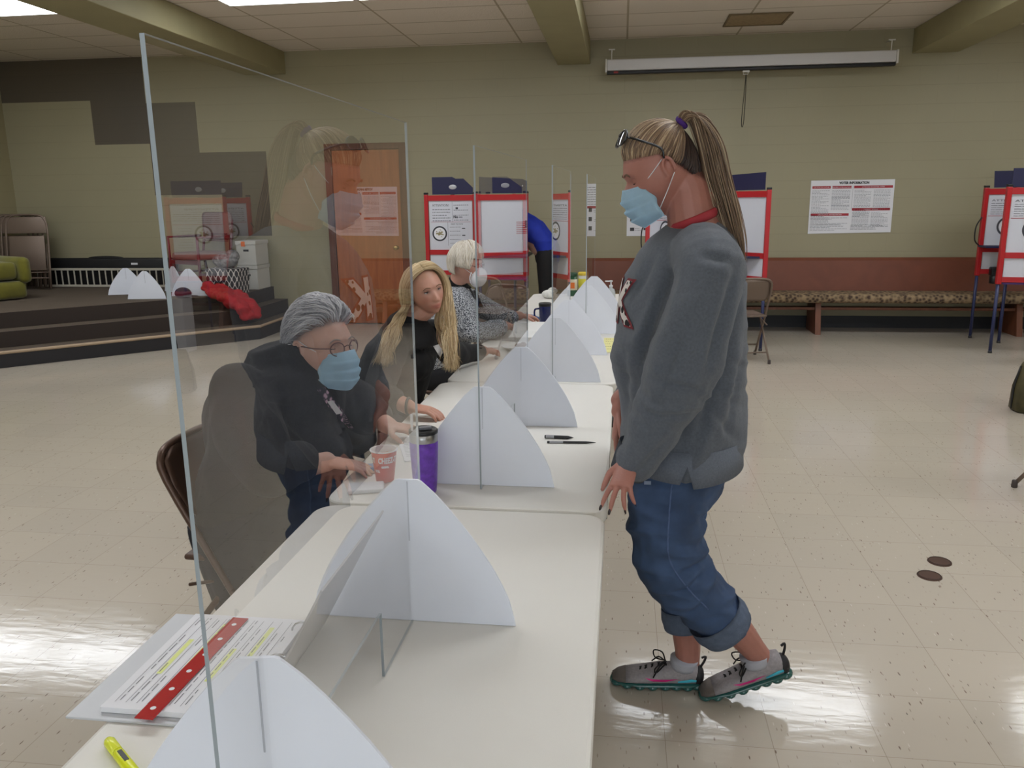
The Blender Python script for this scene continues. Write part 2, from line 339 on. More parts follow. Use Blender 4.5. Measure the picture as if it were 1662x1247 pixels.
# projector screen
t = thing('projection_screen', 'rolled-up projection screen in a long white casing on the back wall', 'screen', (1.35, 9.86, 2.98))
b = NB(); box(b, (0, 0, .02), (3.1, .09, .12), 0, .012); link('screen_casing', b, mat('screen_white', (206, 204, 204), .4), t)
b = NB(); box(b, (0, -.01, -.062), (3.1, .05, .035), 0, .008); link('weight_bar', b, mat('black_bar', (22, 21, 22), .5), t)
b = NB(); box(b, (-1.45, -.0365, -.058), (.05, .004, .02)); link('red_sticker', b, mat('sticker_red', (150, 40, 40), .5), t)
for s in (-1, 1):
    b = NB(); box(b, (s*1.56, 0, .015), (.02, .1, .14), 0, .004); tube(b, [(s*1.5, 0, .08), (s*1.5, 0, .19), (s*1.5, .2, .2)], .006, 6); box(b, (s*1.5, 0, .19), (.07, .012, .012))
    link('hanging_bracket', b, M_WHITE, t)
b = NB(); box(b, (-.02, -.03, -.09), (.075, .02, .02), 0, .004); tube(b, [(-.045, -.03, -.09), (-.05, -.03, -.12), (0, -.03, -.12), (.005, -.03, -.09)], .005, 6); link('pull_handle', b, M_WHITE, t)
t2 = NB(); tube(t2, [(-.02, -.03, -.12), (-.03, -.03, -.3), (-.045, -.03, -.6), (-.035, -.03, -.68), (-.02, -.03, -.6), (-.015, -.03, -.3), (-.018, -.03, -.12)], .004, 6, 4)
link('pull_cord', t2, mat('cord_black', (30, 28, 26), .8), t, True)

# long padded bench along the back wall
t = thing('bench', 'long pew bench with red-brown padded back below the wall poster', 'bench', (0, 0, 0))
b = NB(); poly(b, [(-.35, 10.0, .80), (-.35, 10.04, .83), (-.35, 10.08, .83), (-.35, 10.04, .36), (-.35, 9.95, .38)], (8.5, 0, 0)); link('bench_back', b, M_BENCH, t)
b = NB(); box(b, (3.9, 9.73, .41), (8.5, .46, .1), 0, .04)
def bench_fabric():
    m = mat('bench_fabric', (120, 100, 78), .95); nt = m.node_tree; N = nt.nodes; L = nt.links
    tc = N.new('ShaderNodeTexCoord'); v = N.new('ShaderNodeTexVoronoi'); v.inputs['Scale'].default_value = 26; L.new(tc.outputs['Object'], v.inputs['Vector'])
    r = N.new('ShaderNodeValToRGB'); e = r.color_ramp.elements; e[0].color = lin((62, 46, 38)); e[1].color = lin((150, 128, 98)); e[0].position = .2; e[1].position = .75; L.new(v.outputs['Distance'], r.inputs[0]); L.new(r.outputs[0], N['Principled BSDF'].inputs['Base Color']); return m
link('bench_seat', b, bench_fabric(), t, True)
for x in (-.1, 2.22, 4.35, 7.0):
    b = NB(); poly(b, [(x-.03, 9.52, 0), (x-.03, 10.0, 0), (x-.03, 10.0, .36), (x-.03, 9.6, .36)], (.06, 0, 0)); link('bench_end', b, M_PEW, t)
b = NB(); span(b, (-.3, 9.62, .27), (8.1, 9.64, .30)); span(b, (-.3, 9.62, .27), (8.1, 9.9, .28)); link('bench_rack', b, M_PEW, t)

# platform: three carpeted tiers cut across the corner
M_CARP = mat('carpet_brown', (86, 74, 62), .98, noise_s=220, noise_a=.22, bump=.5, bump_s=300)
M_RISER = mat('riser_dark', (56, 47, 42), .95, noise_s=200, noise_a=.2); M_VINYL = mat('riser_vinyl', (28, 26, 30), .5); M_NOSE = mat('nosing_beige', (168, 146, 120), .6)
def tier(name, k, xr, z0, z1, m, tread):
    b = NB(); yb = Y1-.004; xl = X0+.004
    pts = [(xl, xl-k, z0), (xr, xr-k, z0), (xr, yb, z0), (xl, yb, z0)]
    poly(b, pts, (0, 0, z1-z0)); 
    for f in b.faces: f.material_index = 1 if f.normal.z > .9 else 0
    return struct(name, b, [m, tread])
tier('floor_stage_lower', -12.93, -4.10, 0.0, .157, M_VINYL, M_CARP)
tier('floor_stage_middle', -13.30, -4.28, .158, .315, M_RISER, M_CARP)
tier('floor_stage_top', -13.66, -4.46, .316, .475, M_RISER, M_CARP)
b = NB(); q = .004
pts = [(X0, X0+12.93), (-4.10, 8.83), (-4.10, Y1-.01)]
for (xa, ya), (xb, yb) in zip(pts, pts[1:]):
    tube(b, [(xa, ya, .148), (xb, yb, .148)], .016, 8)
struct('trim_4', b, M_NOSE)
# ------------------------------------------------------------------ folding tables
M_TAB = mat('table_plastic', (220, 217, 210), .42, noise_s=5, noise_a=.015, bump=.05, bump_s=500)
M_GREYM = mat('grey_powder_steel', (70, 70, 74), .45, .6)
TZ = .74
def make_table(name, label, x0, x1, y0, y1):
    cx, cy = (x0+x1)/2, (y0+y1)/2; t = thing(name, label, 'table', (cx, cy, 0), 0, 'white folding tables in one row')
    w, l = x1-x0, y1-y0; R = .06; pts = []
    for sx, sy, a0 in ((1, 1, 0), (-1, 1, 90), (-1, -1, 180), (1, -1, 270)):
        for k in range(7):
            a = math.radians(a0+k*15); pts.append((sx*(w/2-R)+R*math.cos(a), sy*(l/2-R)+R*math.sin(a)))
    b = NB(); rings = []
    for ins, z in ((.012, TZ-.044), (.002, TZ-.040), (0, TZ-.03), (0, TZ-.006), (.002, TZ-.002), (.008, TZ)):
        rings.append([b.verts.new((p[0]*(1-2*ins/w), p[1]*(1-2*ins/l), z)) for p in pts])
    n = len(pts)
    for A, B in zip(rings, rings[1:]):
        for i in range(n): b.faces.new((A[i], A[(i+1) % n], B[(i+1) % n], B[i]))
    b.faces.new(rings[0][::-1]); b.faces.new(rings[-1])
    link('tabletop', b, M_TAB, t)
    for s in (-1, 1):
        y = s*(l/2-.28); b = NB()
        for sx in (-1, 1):
            tube(b, [(sx*.22, y, TZ-.05), (sx*.22, y, .30), (sx*.30, y, .2), (sx*.325, y, .02)], .014, 8, 3)
        tube(b, [(-.22, y, .42), (.22, y, .42)], .010, 8); tube(b, [(-.26, y, TZ-.055), (.26, y, TZ-.055)], .014, 8); tube(b, [(0, y, .42), (0, y-s*.35, TZ-.05)], .009, 8)
        lg = link('leg_frame', b, M_GREYM, t, True)
        for sx in (-1, 1):
            b = NB(); lathe(b, [(.02, 0), (.02, .04), (.015, .05)], (sx*.325, y, 0), 12); link('foot_cap', b, mat('rubber_black', (22, 22, 22), .7), lg, True)
    return t
make_table('folding_table', 'white plastic folding table nearest the viewer, carrying the open binder', -.79, -.03, .46, 1.985)
make_table('folding_table', 'white folding table with the purple tumbler and pens on it', -.79, -.025, 1.998, 3.50)
make_table('folding_table', 'third white folding table, with the foam plate and the yellow note', -.775, -.01, 3.51, 5.03)
make_table('folding_table', 'farthest white folding table, with the wipes canisters at its end', -.745, .02, 5.18, 7.01)

# ------------------------------------------------------------------ clear screens and their white arched feet
def clear_mat():
    m = bpy.data.materials.new('clear_acrylic'); m.use_nodes = True; nt = m.node_tree; N = nt.nodes; L = nt.links; N.remove(N['Principled BSDF'])
    fr = N.new('ShaderNodeFresnel'); fr.inputs[0].default_value = 1.49
    g = N.new('ShaderNodeNewGeometry')
    # a sheet reflects at both faces: 2F/(1+F), taken once at the outer face
    a = N.new('ShaderNodeMath'); a.operation = 'MULTIPLY'; a.inputs[1].default_value = 2; L.new(fr.outputs[0], a.inputs[0])
    c = N.new('ShaderNodeMath'); c.operation = 'ADD'; c.inputs[1].default_value = 1; L.new(fr.outputs[0], c.inputs[0])
    d = N.new('ShaderNodeMath'); d.operation = 'DIVIDE'; L.new(a.outputs[0], d.inputs[0]); L.new(c.outputs[0], d.inputs[1])
    e = N.new('ShaderNodeMath'); e.operation = 'SUBTRACT'; e.inputs[0].default_value = 1; L.new(g.outputs['Backfacing'], e.inputs[1])
    h = N.new('ShaderNodeMath'); h.operation = 'MULTIPLY'; h.use_clamp = True; L.new(d.outputs[0], h.inputs[0]); L.new(e.outputs[0], h.inputs[1])
    tr = N.new('ShaderNodeBsdfTransparent'); tr.inputs[0].default_value = (.985, .985, .985, 1); gl = N.new('ShaderNodeBsdfGlossy'); gl.inputs['Roughness'].default_value = .008; gl.inputs[0].default_value = (1, 1, 1, 1)
    mx = N.new('ShaderNodeMixShader'); L.new(h.outputs[0], mx.inputs[0]); L.new(tr.outputs[0], mx.inputs[1]); L.new(gl.outputs[0], mx.inputs[2]); L.new(mx.outputs[0], N['Material Output'].inputs[0])
    return m
M_CLEAR = clear_mat(); M_CEDGE = mat('acrylic_cut_edge', (150, 160, 166), .35, spec=.8)
M_ARCH = mat('film_covered_sheet', (226, 230, 240), .38, noise_s=6, noise_a=.02)
def screen(label, p, q, cut=None):
    p = V((p[0], p[1], 0)); q = V((q[0], q[1], 0)); L_ = (q-p).length; a = math.atan2(q.y-p.y, q.x-p.x)
    o = thing('acrylic_screen', label, 'clear screen', (p.x, p.y, TZ), a, 'clear acrylic screens along the tables')
    T = .0045; z0, z1 = .002, .927
    pts = [(0, z0), (.10, z0), (.16, .12), (L_-.28, .12), (L_-.28, z0), (L_, z0), (L_, z1), (0, z1)]
    b = NB(); poly(b, [(x, T/2, z) for x, z in pts], (0, -T, 0), 0, 1)
    link('clear_sheet', b, [M_CLEAR, M_CEDGE], o); return o
def arch_pts(w=.40, h=.285, flat=.045):
    pts = []
    for k in range(15):
        t = k/14; # from base corner up to the flat apex: an ogive
        x = w/2-(w/2-flat/2)*(1-math.cos(t*PI/2))**.92; z = h*math.sin(t*PI/2)**1.02*(1-.0*t)
        # leave a straight corner at the apex
        pts.append((x, 0))
    prof = [(.200, 0), (.1955, .022), (.188, .052), (.176, .080), (.161, .110), (.143, .140), (.122, .172), (.099, .203), (.075, .233), (.052, .259), (.036, .274), (.026, .283), (.020, .286)]
    pts = [(px, pz) for px, pz in prof]
    R = pts; Lh = [(-x, z) for x, z in reversed(pts)]
    return R+Lh
ARCH = arch_pts()
def make_arch(label, x, y, z=TZ, rz=0, grp='white arched feet of the screens', tilt=0):
    o = thing('screen_foot', label, 'screen foot', (x, y, z), rz, grp)
    if tilt: o.rotation_euler = (tilt, 0, rz)
    b = NB(); T = .005; poly(b, [(px, -T/2, pz+.001) for px, pz in ARCH], (0, T, 0)); link('arched_sheet', b, M_ARCH, o)
    b = NB(); box(b, (0, -T/2-.0004, .225), (.0022, .0012, .118)); link('slot', b, mat('slot_shadow', (158, 162, 172), .5), o)
    return o
SCR = [((-.393, .67), (-.386, 1.484)), ((-.378, 2.13), (-.337, 2.94)), ((-.285, 3.42), (-.262, 4.24)), ((-.200, 4.75), (-.178, 5.57))]
slab = ['nearest tall clear acrylic screen in front of the grey-haired woman', 'clear acrylic screen beside the blonde woman, second from the viewer', 'clear acrylic screen beside the dark mug, third from the viewer', 'farthest clear acrylic screen, next to the yellow-lidded canister']
for s, l in zip(SCR, slab): screen(l, *s)
def onl(i, y):
    (xa, ya), (xb, yb) = SCR[i]; return xa+(xb-xa)*(y-ya)/(yb-ya)
alab = ['white arched screen foot at the bottom edge, in front of the highlighter', 'white arched screen foot behind the open binder on the nearest table', 'white arched screen foot just behind the purple tumbler',
        'white arched screen foot directly behind the two pens', 'white arched screen foot at the seam between the second and third tables', 'white arched screen foot just in front of the yellow note',
        'white arched screen foot just behind the yellow note', 'farthest white arched screen foot on the tables, beside the pump bottle']
for (i, y), l in zip(((0, .79), (0, 1.40), (1, 2.17), (1, 2.80), (2, 3.535), (2, 4.18), (3, 4.88), (3, 5.50)), alab):
    make_arch(l, onl(i, y)-(.010 if y < 1 else 0), y, rz=.17 if y < 1 else 0)
for l, p, rz, h in (('white arched sheet on the stage, leftmost of four', (-5.86, 9.1), .35, 0), ('white arched sheet on the stage, in front of the others', (-5.35, 8.66), .12, 0),
                    ('white arched sheet on the stage, standing behind the front one', (-5.4, 9.35), -.5, 0), ('white arched sheet on the stage beside the dark cap', (-5.0, 8.98), .1, 0)):
    o = make_arch(l, p[0], p[1], .476, rz, 'spare arched sheets on the stage')
    o.scale = (1.1, 1, 1.1)

# ------------------------------------------------------------------ things on the tables
M_PAPER = mat('paper', (226, 226, 230), .8); M_INK = mat('ink_grey', (128, 130, 134), .8); M_INKL = mat('ink_pale', (152, 154, 160), .8); M_RED = mat('print_red', (164, 42, 54), .6); M_BLK = mat('black_plastic', (20, 20, 22), .4)
M_HI = mat('highlight_yellow', (224, 230, 150), .8)
# open binder: back cover flat, pages, front cover standing up leaning to the right
t = thing('ring_binder', 'open white ring binder of printed voter lists under the red ruler', 'binder', (-.70, 1.20, TZ))
b = NB(); span(b, (-.155, -.165, .001), (.145, .165, .005), .001); link('back_cover', b, mat('binder_white', (200, 202, 206), .4), t)
b = NB(); span(b, (-.105, -.150, .006), (.120, .150, .016), .001); pg = link('page_stack', b, M_PAPER, t)
rnd = random.Random(3); b = NB(); O = V((-.105, -.150, .0163)); UX = V((1, 0, 0)); UY = V((0, 1, 0))
# print runs along the long side of the page
for k in range(11):
    xx = .016+k*.0185
    y = .02
    quad(b, O, UX, UY, xx, .015, xx+.0009, .285, .0003, 0)
    while y < .28:
        w = rnd.uniform(.01, .03)
        if rnd.random() < .75: quad(b, O, UX, UY, xx+.0055, y, xx+.0073, min(.285, y+w), .0003, 0)
        y += w+.006
    if k in (1, 3, 6, 8): quad(b, O, UX, UY, xx+.0035, rnd.uniform(.02, .1), xx+.0125, rnd.uniform(.16, .27), .0002, 1)
link('page_print', b, [M_INK, M_HI], pg)
b = NB(); poly(b, [(.146, -.160, .004), (.146, .165, .004), (.273, .168, .237), (.273, -.150, .237)], (.0028, 0, -.002)); 
link('front_cover', b, mat('cover_grey', (178, 174, 172), .35), t)
for y in (-.11, 0, .11):
    b = NB(); tube(b, [(.128+.022*math.cos(a), y, .012+.022*math.sin(a)) for a in [k*PI/7 for k in range(8)]], .0018, 6); link('ring', b, mat('chrome', (190, 190, 192), .15, 1), t, True)
b = NB(); span(b, (.128, -.15, .004), (.15, .15, .009)); link('ring_plate', b, MATS['chrome'], t)
# red ruler
ra = atz(217, 1160, TZ+.0245); rb = atz(378, 998, TZ+.0245); rc = atz(404, 998, TZ+.0245)
dirv = V((rb.x-ra.x, rb.y-ra.y, 0)).normalized(); t = thing('ruler', 'translucent red plastic ruler lying on the printed pages', 'ruler', (ra.x, ra.y, TZ+.0172), math.atan2(dirv.y, dirv.x))
b = NB(); Lr = (rb-ra).length; outer = [(0, -.031), (Lr, -.031), (Lr, 0), (0, 0)]
span(b, (0, -.031, 0), (Lr, 0, .0022), .0005); m = mat('red_plastic', (176, 22, 30), .12, coat=.6); link('ruler_strip', b, m, t)
b = NB()
for k in range(int(Lr/.00635)): span(b, (.004+k*.00635, -.031+.001, .0023), (.0045+k*.00635, -.031+(.007 if k % 4 == 0 else .0035), .0024))
link('scale_marks', b, mat('dark_red_ink', (90, 12, 18), .6), t)
b = NB()
for k in range(6): lathe(b, [(.0045, .0023), (.0045, .0025)], ((k+.5)*Lr/6, -.0155, 0), 12)
link('punched_holes', b, M_PAPER, t)['kind'] = 'stuff'
# highlighter
h0 = atz(176, 1203, TZ+.008); t = thing('highlighter', 'yellow highlighter pen lying near the table corner', 'highlighter', (h0.x, h0.y, TZ+.0085), math.radians(-38))
Mx = Matrix.Rotation(PI/2, 3, 'Y')
b = NB(); lathe(b, [(.0065, .036), (.0085, .044), (.0088, .115), (.006, .122)], seg=14, M=Mx); link('barrel', b, mat('hl_yellow', (226, 232, 30), .3), t, True)
b = NB(); lathe(b, [(.0065, 0), (.0085, .006), (.0082, .036), (.0065, .037)], seg=14, M=Mx); cp = link('cap', b, mat('hl_cap', (226, 232, 70), .25), t, True)
b = NB(); box(b, (.062, 0, .0085), (.03, .006, .0012)); link('barrel_print', b, M_BLK, t)
# insulated tumbler
t = thing('tumbler', 'purple insulated tumbler with steel rim, black lid and white straw', 'tumbler', (-.528, 2.095, TZ))
r = .039
b = NB(); lathe(b, [(.028, .001), (.031, .006), (.0335, .03), (r, .13), (r, .150)], seg=28)
m = mat('purple_coat', (108, 60, 178), .3, noise_s=70, noise_a=.22); link('cup_body', b, m, t, True)
b = NB(); lathe(b, [(r-.0003, .150), (r, .151), (r, .172), (r-.002, .174)], seg=28); link('steel_rim', b, mat('brushed_steel', (168, 166, 164), .28, .95), t, True)
b = NB(); lathe(b, [(r-.004, .172), (r+.001, .173), (r+.001, .181), (r-.003, .184), (r-.007, .180), (.001, .179)], seg=28); ld = link('lid', b, M_BLK, t, True)
b = NB(); box(b, (.004, .006, .1845), (.034, .016, .008), .4, .002); link('lid_slider', b, mat('clear_grey', (120, 122, 128), .2), ld)
b = NB(); tube(b, [(-.026, -.012, .02), (-.028, -.014, .228)], .0036, 10); link('straw', b, M_PAPER, t, True)
# snack cup
t = thing('snack_cup', 'open red and white paper cup of cheese crackers', 'cup', (-.668, 2.18, TZ))
b = NB(); lathe(b, [(.001, .001), (.024, .001), (.026, .003), (.037, .094)], seg=28, cap=False)
b2 = b; lathe(b2, [(.0365, .094), (.0245, .012), (.001, .012)], seg=28, cap=False, mi=1)
link('cup_wall', b, [mat('cup_red', (206, 70, 62), .4), M_PAPER], t, True)
b = NB(); tube(b, [(.0385*math.cos(k*PI/14), .0385*math.sin(k*PI/14), .095) for k in range(28)], .0022, 8, closed=True); link('rolled_rim', b, M_PAPER, t, True)
b = NB(); rnd = random.Random(5)
for k in range(16):
    a = rnd.uniform(0, 6.3); rr = rnd.uniform(0, .021); box(b, (rr*math.cos(a), rr*math.sin(a), .070+rnd.uniform(0, .010)), (.016, .016, .005), rnd.uniform(0, 3), .001, M=None)
link('crackers', b, mat('cracker', (206, 132, 66), .8), t)['kind'] = 'stuff'
def wrap_text(bm, s, phi, z, h, r_of_z, per):
    """lettering bent round a cone"""
    tb = NB(); text_into(tb, s, (0, 0, 0), (1, 0, 0), (0, 1, 0), 0, 0, h, 0, 0, 'CENTER', wid=per, bold=.001)
    for v in tb.verts:
        zz = z+v.co.y; rr = r_of_z(zz)+.0006; a = phi+v.co.x/rr; v.co = V((rr*math.cos(a), rr*math.sin(a), zz))
    me = bpy.data.meshes.new('x'); tb.to_mesh(me); tb.free(); bm.from_mesh(me); bpy.data.meshes.remove(me)
b = NB(); rz_ = lambda z: .026+(z-.003)*(.011/.091)
wrap_text(b, 'CHEEZ-IT', math.radians(-52), .062, .017, rz_, .062); wrap_text(b, 'CHEEZ-IT', math.radians(-168), .062, .015, rz_, .056)
wrap_text(b, 'ORIGINAL', math.radians(-70), .048, .005, rz_, .022); wrap_text(b, '110 CAL', math.radians(-115), .034, .007, rz_, .016)
link('cup_lettering', b, M_PAPER, t)
# papers near the cup
t = tag(link('form_sheet', (lambda b: (span(b, (-.11, -.14, 0), (.11, .14, .002)), b)[-1])(NB()), M_PAPER, loc=(-.60, 2.52, TZ+.001)), 'white printed form in front of the grey-haired woman', 'paper')
t.rotation_euler.z = .35
b = NB(); rows(b, V((-.1, -.13, 0)), (1, 0, 0), (0, 1, 0), 0, .2, .25, 14, .016, .003, random.Random(2), .0026); link('form_print', b, M_INK, t)
t = tag(link('tissue', (lambda b: (box(b, (0, 0, .006), (.10, .07, .012), .3, .004), b)[-1])(NB()), mat('tissue_white', (214, 214, 216), .9, noise_s=20, noise_a=.06), loc=(-.70, 2.10, TZ)), 'crumpled white tissue at the foot of the snack cup', 'tissue')
t = thing('wrapper', 'small blue and clear wrapper near the table corner', 'wrapper', (-.735, 2.27, TZ))
b = NB(); box(b, (0, 0, .008), (.03, .05, .012), .5, .004); link('wrapper_body', b, mat('wrapper_blue', (50, 90, 150), .3), t)
# pens
for nm, lb, a, q, rr in (('marker', 'thicker black and grey marker pen, left-hand of the two by the tall arches', (884, 709), (931, 711), .006), ('pen', 'slim black ballpoint pen pointing to the standing woman', (888, 717), (967, 718), .0042)):
    A = atz(*a, TZ+.006); B = atz(*q, TZ+.006); Lp = (B-A).length; t = thing(nm, lb, 'pen', (A.x, A.y, TZ+rr+.0005), math.atan2(B.y-A.y, B.x-A.x))
    b = NB(); lathe(b, [(rr*.9, 0), (rr, .004), (rr, Lp*.8), (rr*.5, Lp*.93), (.0006, Lp)], seg=12, M=Mx); br = link('barrel', b, M_BLK, t, True)
    b = NB(); lathe(b, [(rr*1.08, Lp*.05), (rr*1.12, Lp*.06), (rr*1.12, Lp*.32), (rr*1.02, Lp*.33)], seg=12, M=Mx); link('label_band', b, mat('pen_grey', (150, 150, 154), .4), t, True)
# foam plate with food, bowl
def plate(label, x, y, r, z=TZ, nm='foam_plate', cat='plate', food=True, sq=False):
    t = thing(nm, label, cat, (x, y, z)); b = NB()
    lathe(b, [(r*.62, .002), (r*.7, .006), (r, .020), (r*1.0, .023), (r*.68, .010), (.001, .008)], seg=6*4, cap=False); link('plate_dish', b, mat('foam_white', (226, 226, 224), .6), t, True)
    if food:
        b = NB(); rn = random.Random(4)
        for k in range(9):
            a = rn.uniform(0, 6.3); q = rn.uniform(0, r*.45); ell(b, (q*math.cos(a), q*math.sin(a), .020), (.018, .014, .012), u=10, v=6)
        link('food', b, mat('food_brown', (120, 96, 76), .8), t, True)['kind'] = 'stuff'
    return t
plate('white foam plate with a little food on it, beside the blonde woman\'s far hand', -.535, 4.33, .105)
t = thing('takeout_box', 'open white foam takeout box behind the food plate', 'box', (-.505, 4.56, TZ), .03)
b = NB(); 
for z, s in ((0, .0),): 
    rings = [[(-.10, -.09, .002), (.10, -.09, .002), (.10, .09, .002), (-.10, .09, .002)], [(-.115, -.105, .045), (.115, -.105, .045), (.115, .105, .045), (-.115, .105, .045)], [(-.108, -.098, .045), (.108, -.098, .045), (.108, .098, .045), (-.108, .098, .045)], [(-.094, -.084, .008), (.094, -.084, .008), (.094, .084, .008), (-.094, .084, .008)]]
    vv = [[b.verts.new(p) for p in r_] for r_ in rings]
    for A, B in zip(vv, vv[1:]):
        for i in range(4): b.faces.new((A[i], A[(i+1) % 4], B[(i+1) % 4], B[i]))
    b.faces.new(vv[0][::-1]); b.faces.new(vv[-1])
link('box_tray', b, MATS['foam_white'], t)
b = NB(); poly(b, [(-.115, .107, .045), (.115, .107, .045), (.11, .20, .085), (-.11, .20, .085)], (0, .004, .001)); link('box_lid', b, MATS['foam_white'], t)
# dark blue mug
t = thing('mug', 'dark blue mug with black lid in front of the farther screens', 'mug', (-.49, 5.30, TZ))
b = NB(); lathe(b, [(.034, .001), (.038, .004), (.040, .11), (.0405, .112)], seg=24); link('mug_body', b, mat('navy_glaze', (24, 34, 84), .25), t, True)
b = NB(); lathe(b, [(.0415, .112), (.042, .128), (.038, .133), (.001, .134)], seg=24); link('mug_lid', b, M_BLK, t, True)
b = NB(); tube(b, [(-.038, 0, .095), (-.066, 0, .088), (-.07, 0, .055), (-.06, 0, .028), (-.037, 0, .022)], .006, 8, 4); link('handle', b, MATS['navy_glaze'], t, True)
# glove, canisters, pump bottle, sandwich wrap
t = tag(link('blue_glove', (lambda b: (tube(b, [(-.06, 0, .02), (0, .01, .03), (.05, -.01, .02), (.10, -.03, .01)], [.02, .018, .012, .004], 8, 4, flat=.5), b)[-1])(NB()), mat('nitrile_blue', (30, 92, 150), .4), smooth=True, loc=(-.60, 5.42, TZ)), 'blue cloth or glove lying by the white-haired woman\'s hand', 'glove')
t = tag(link('white_wrapper', (lambda b: (ell(b, (0, 0, .035), (.06, .05, .035), u=14, v=8), ell(b, (.03, .02, .06), (.04, .02, .03), u=12, v=8), b)[-1])(NB()), mat('wrap_white', (220, 220, 216), .6, noise_s=30, noise_a=.1, bump=1, bump_s=40), smooth=False, loc=(-.585, 6.66, TZ)), 'crumpled white food wrapping behind the blue mug', 'wrapper')
def canister(label, x, y, lidc, bodyc, bandc, nm):
    t = thing('wipes_canister', label, 'canister', (x, y, TZ), 0, 'wipes canisters at the far table end'); R_ = .042
    b = NB(); lathe(b, [(R_*.95, .001), (R_, .005), (R_, .165)], seg=24); link('canister_body', b, mat(nm+'_body', bodyc, .35), t, True)
    b = NB(); lathe(b, [(R_+.001, .166), (R_+.002, .168), (R_+.002, .188), (R_-.004, .193), (.001, .194)], seg=24); link('canister_lid', b, mat(nm+'_lid', lidc, .35), t, True)
    b = NB(); lathe(b, [(R_+.0006, .05), (R_+.0008, .05), (R_+.0008, .14), (R_+.0006, .14)], seg=24, cap=False); link('canister_label', b, mat(nm+'_label', bandc, .4), t, True)
canister('green-lidded wipes canister with an orange label', -.405, 6.86, (30, 66, 44), (40, 84, 56), (206, 196, 170), 'green')
b = NB(); box(b, (-.405, 6.86-.0435, TZ+.09), (.045, .003, .05), 0, .001); tag(link('label_badge', b, mat('badge_orange', (216, 110, 36), .5)), 'orange badge on the green wipes canister label', 'label')
bpy.data.objects['label_badge'].parent = [o for o in bpy.data.objects if o.name.startswith('wipes_canister')][0]
bb = bpy.data.objects['label_badge']; bb.matrix_parent_inverse = Matrix.Translation((.405, -6.86, -TZ)); del bb['label']; del bb['category']
canister('yellow-lidded wipes canister with a yellow and white label', -.315, 6.92, (218, 190, 60), (216, 214, 206), (224, 216, 70), 'yellow')
t = thing('pump_bottle', 'white sanitizer pump bottle at the far table end', 'bottle', (-.075, 6.22, TZ))
b = NB(); lathe(b, [(.030, .001), (.033, .005), (.033, .10), (.026, .125), (.012, .132), (.012, .14)], seg=20); link('bottle_body', b, mat('bottle_clear', (196, 202, 204), .2), t, True)
b = NB(); lathe(b, [(.014, .14), (.014, .155), (.005, .157), (.005, .178), (.012, .180), (.012, .19), (.001, .191)], seg=16); box(b, (-.022, 0, .184), (.045, .012, .010), 0, .002); link('pump', b, M_PAPER, t, True)
# yellow note
t = tag(link('yellow_note', (lambda b: (poly(b, [(-.088, 4.26, TZ+.001), (-.018, 4.26, TZ+.001), (-.012, 4.72, TZ+.001), (-.092, 4.72, TZ+.001)], (0, 0, .001)), b)[-1])(NB()), mat('note_yellow', (232, 226, 156), .8)), 'yellow handwritten sheet near the table edge', 'note')
b = NB(); rows(b, V((-.09, 4.26, TZ)), (1, 0, 0), (0, 1, 0), .01, .07, .42, 5, .08, .010, random.Random(9), .0028); link('handwriting', b, mat('ink_olive', (90, 90, 60), .8), t)

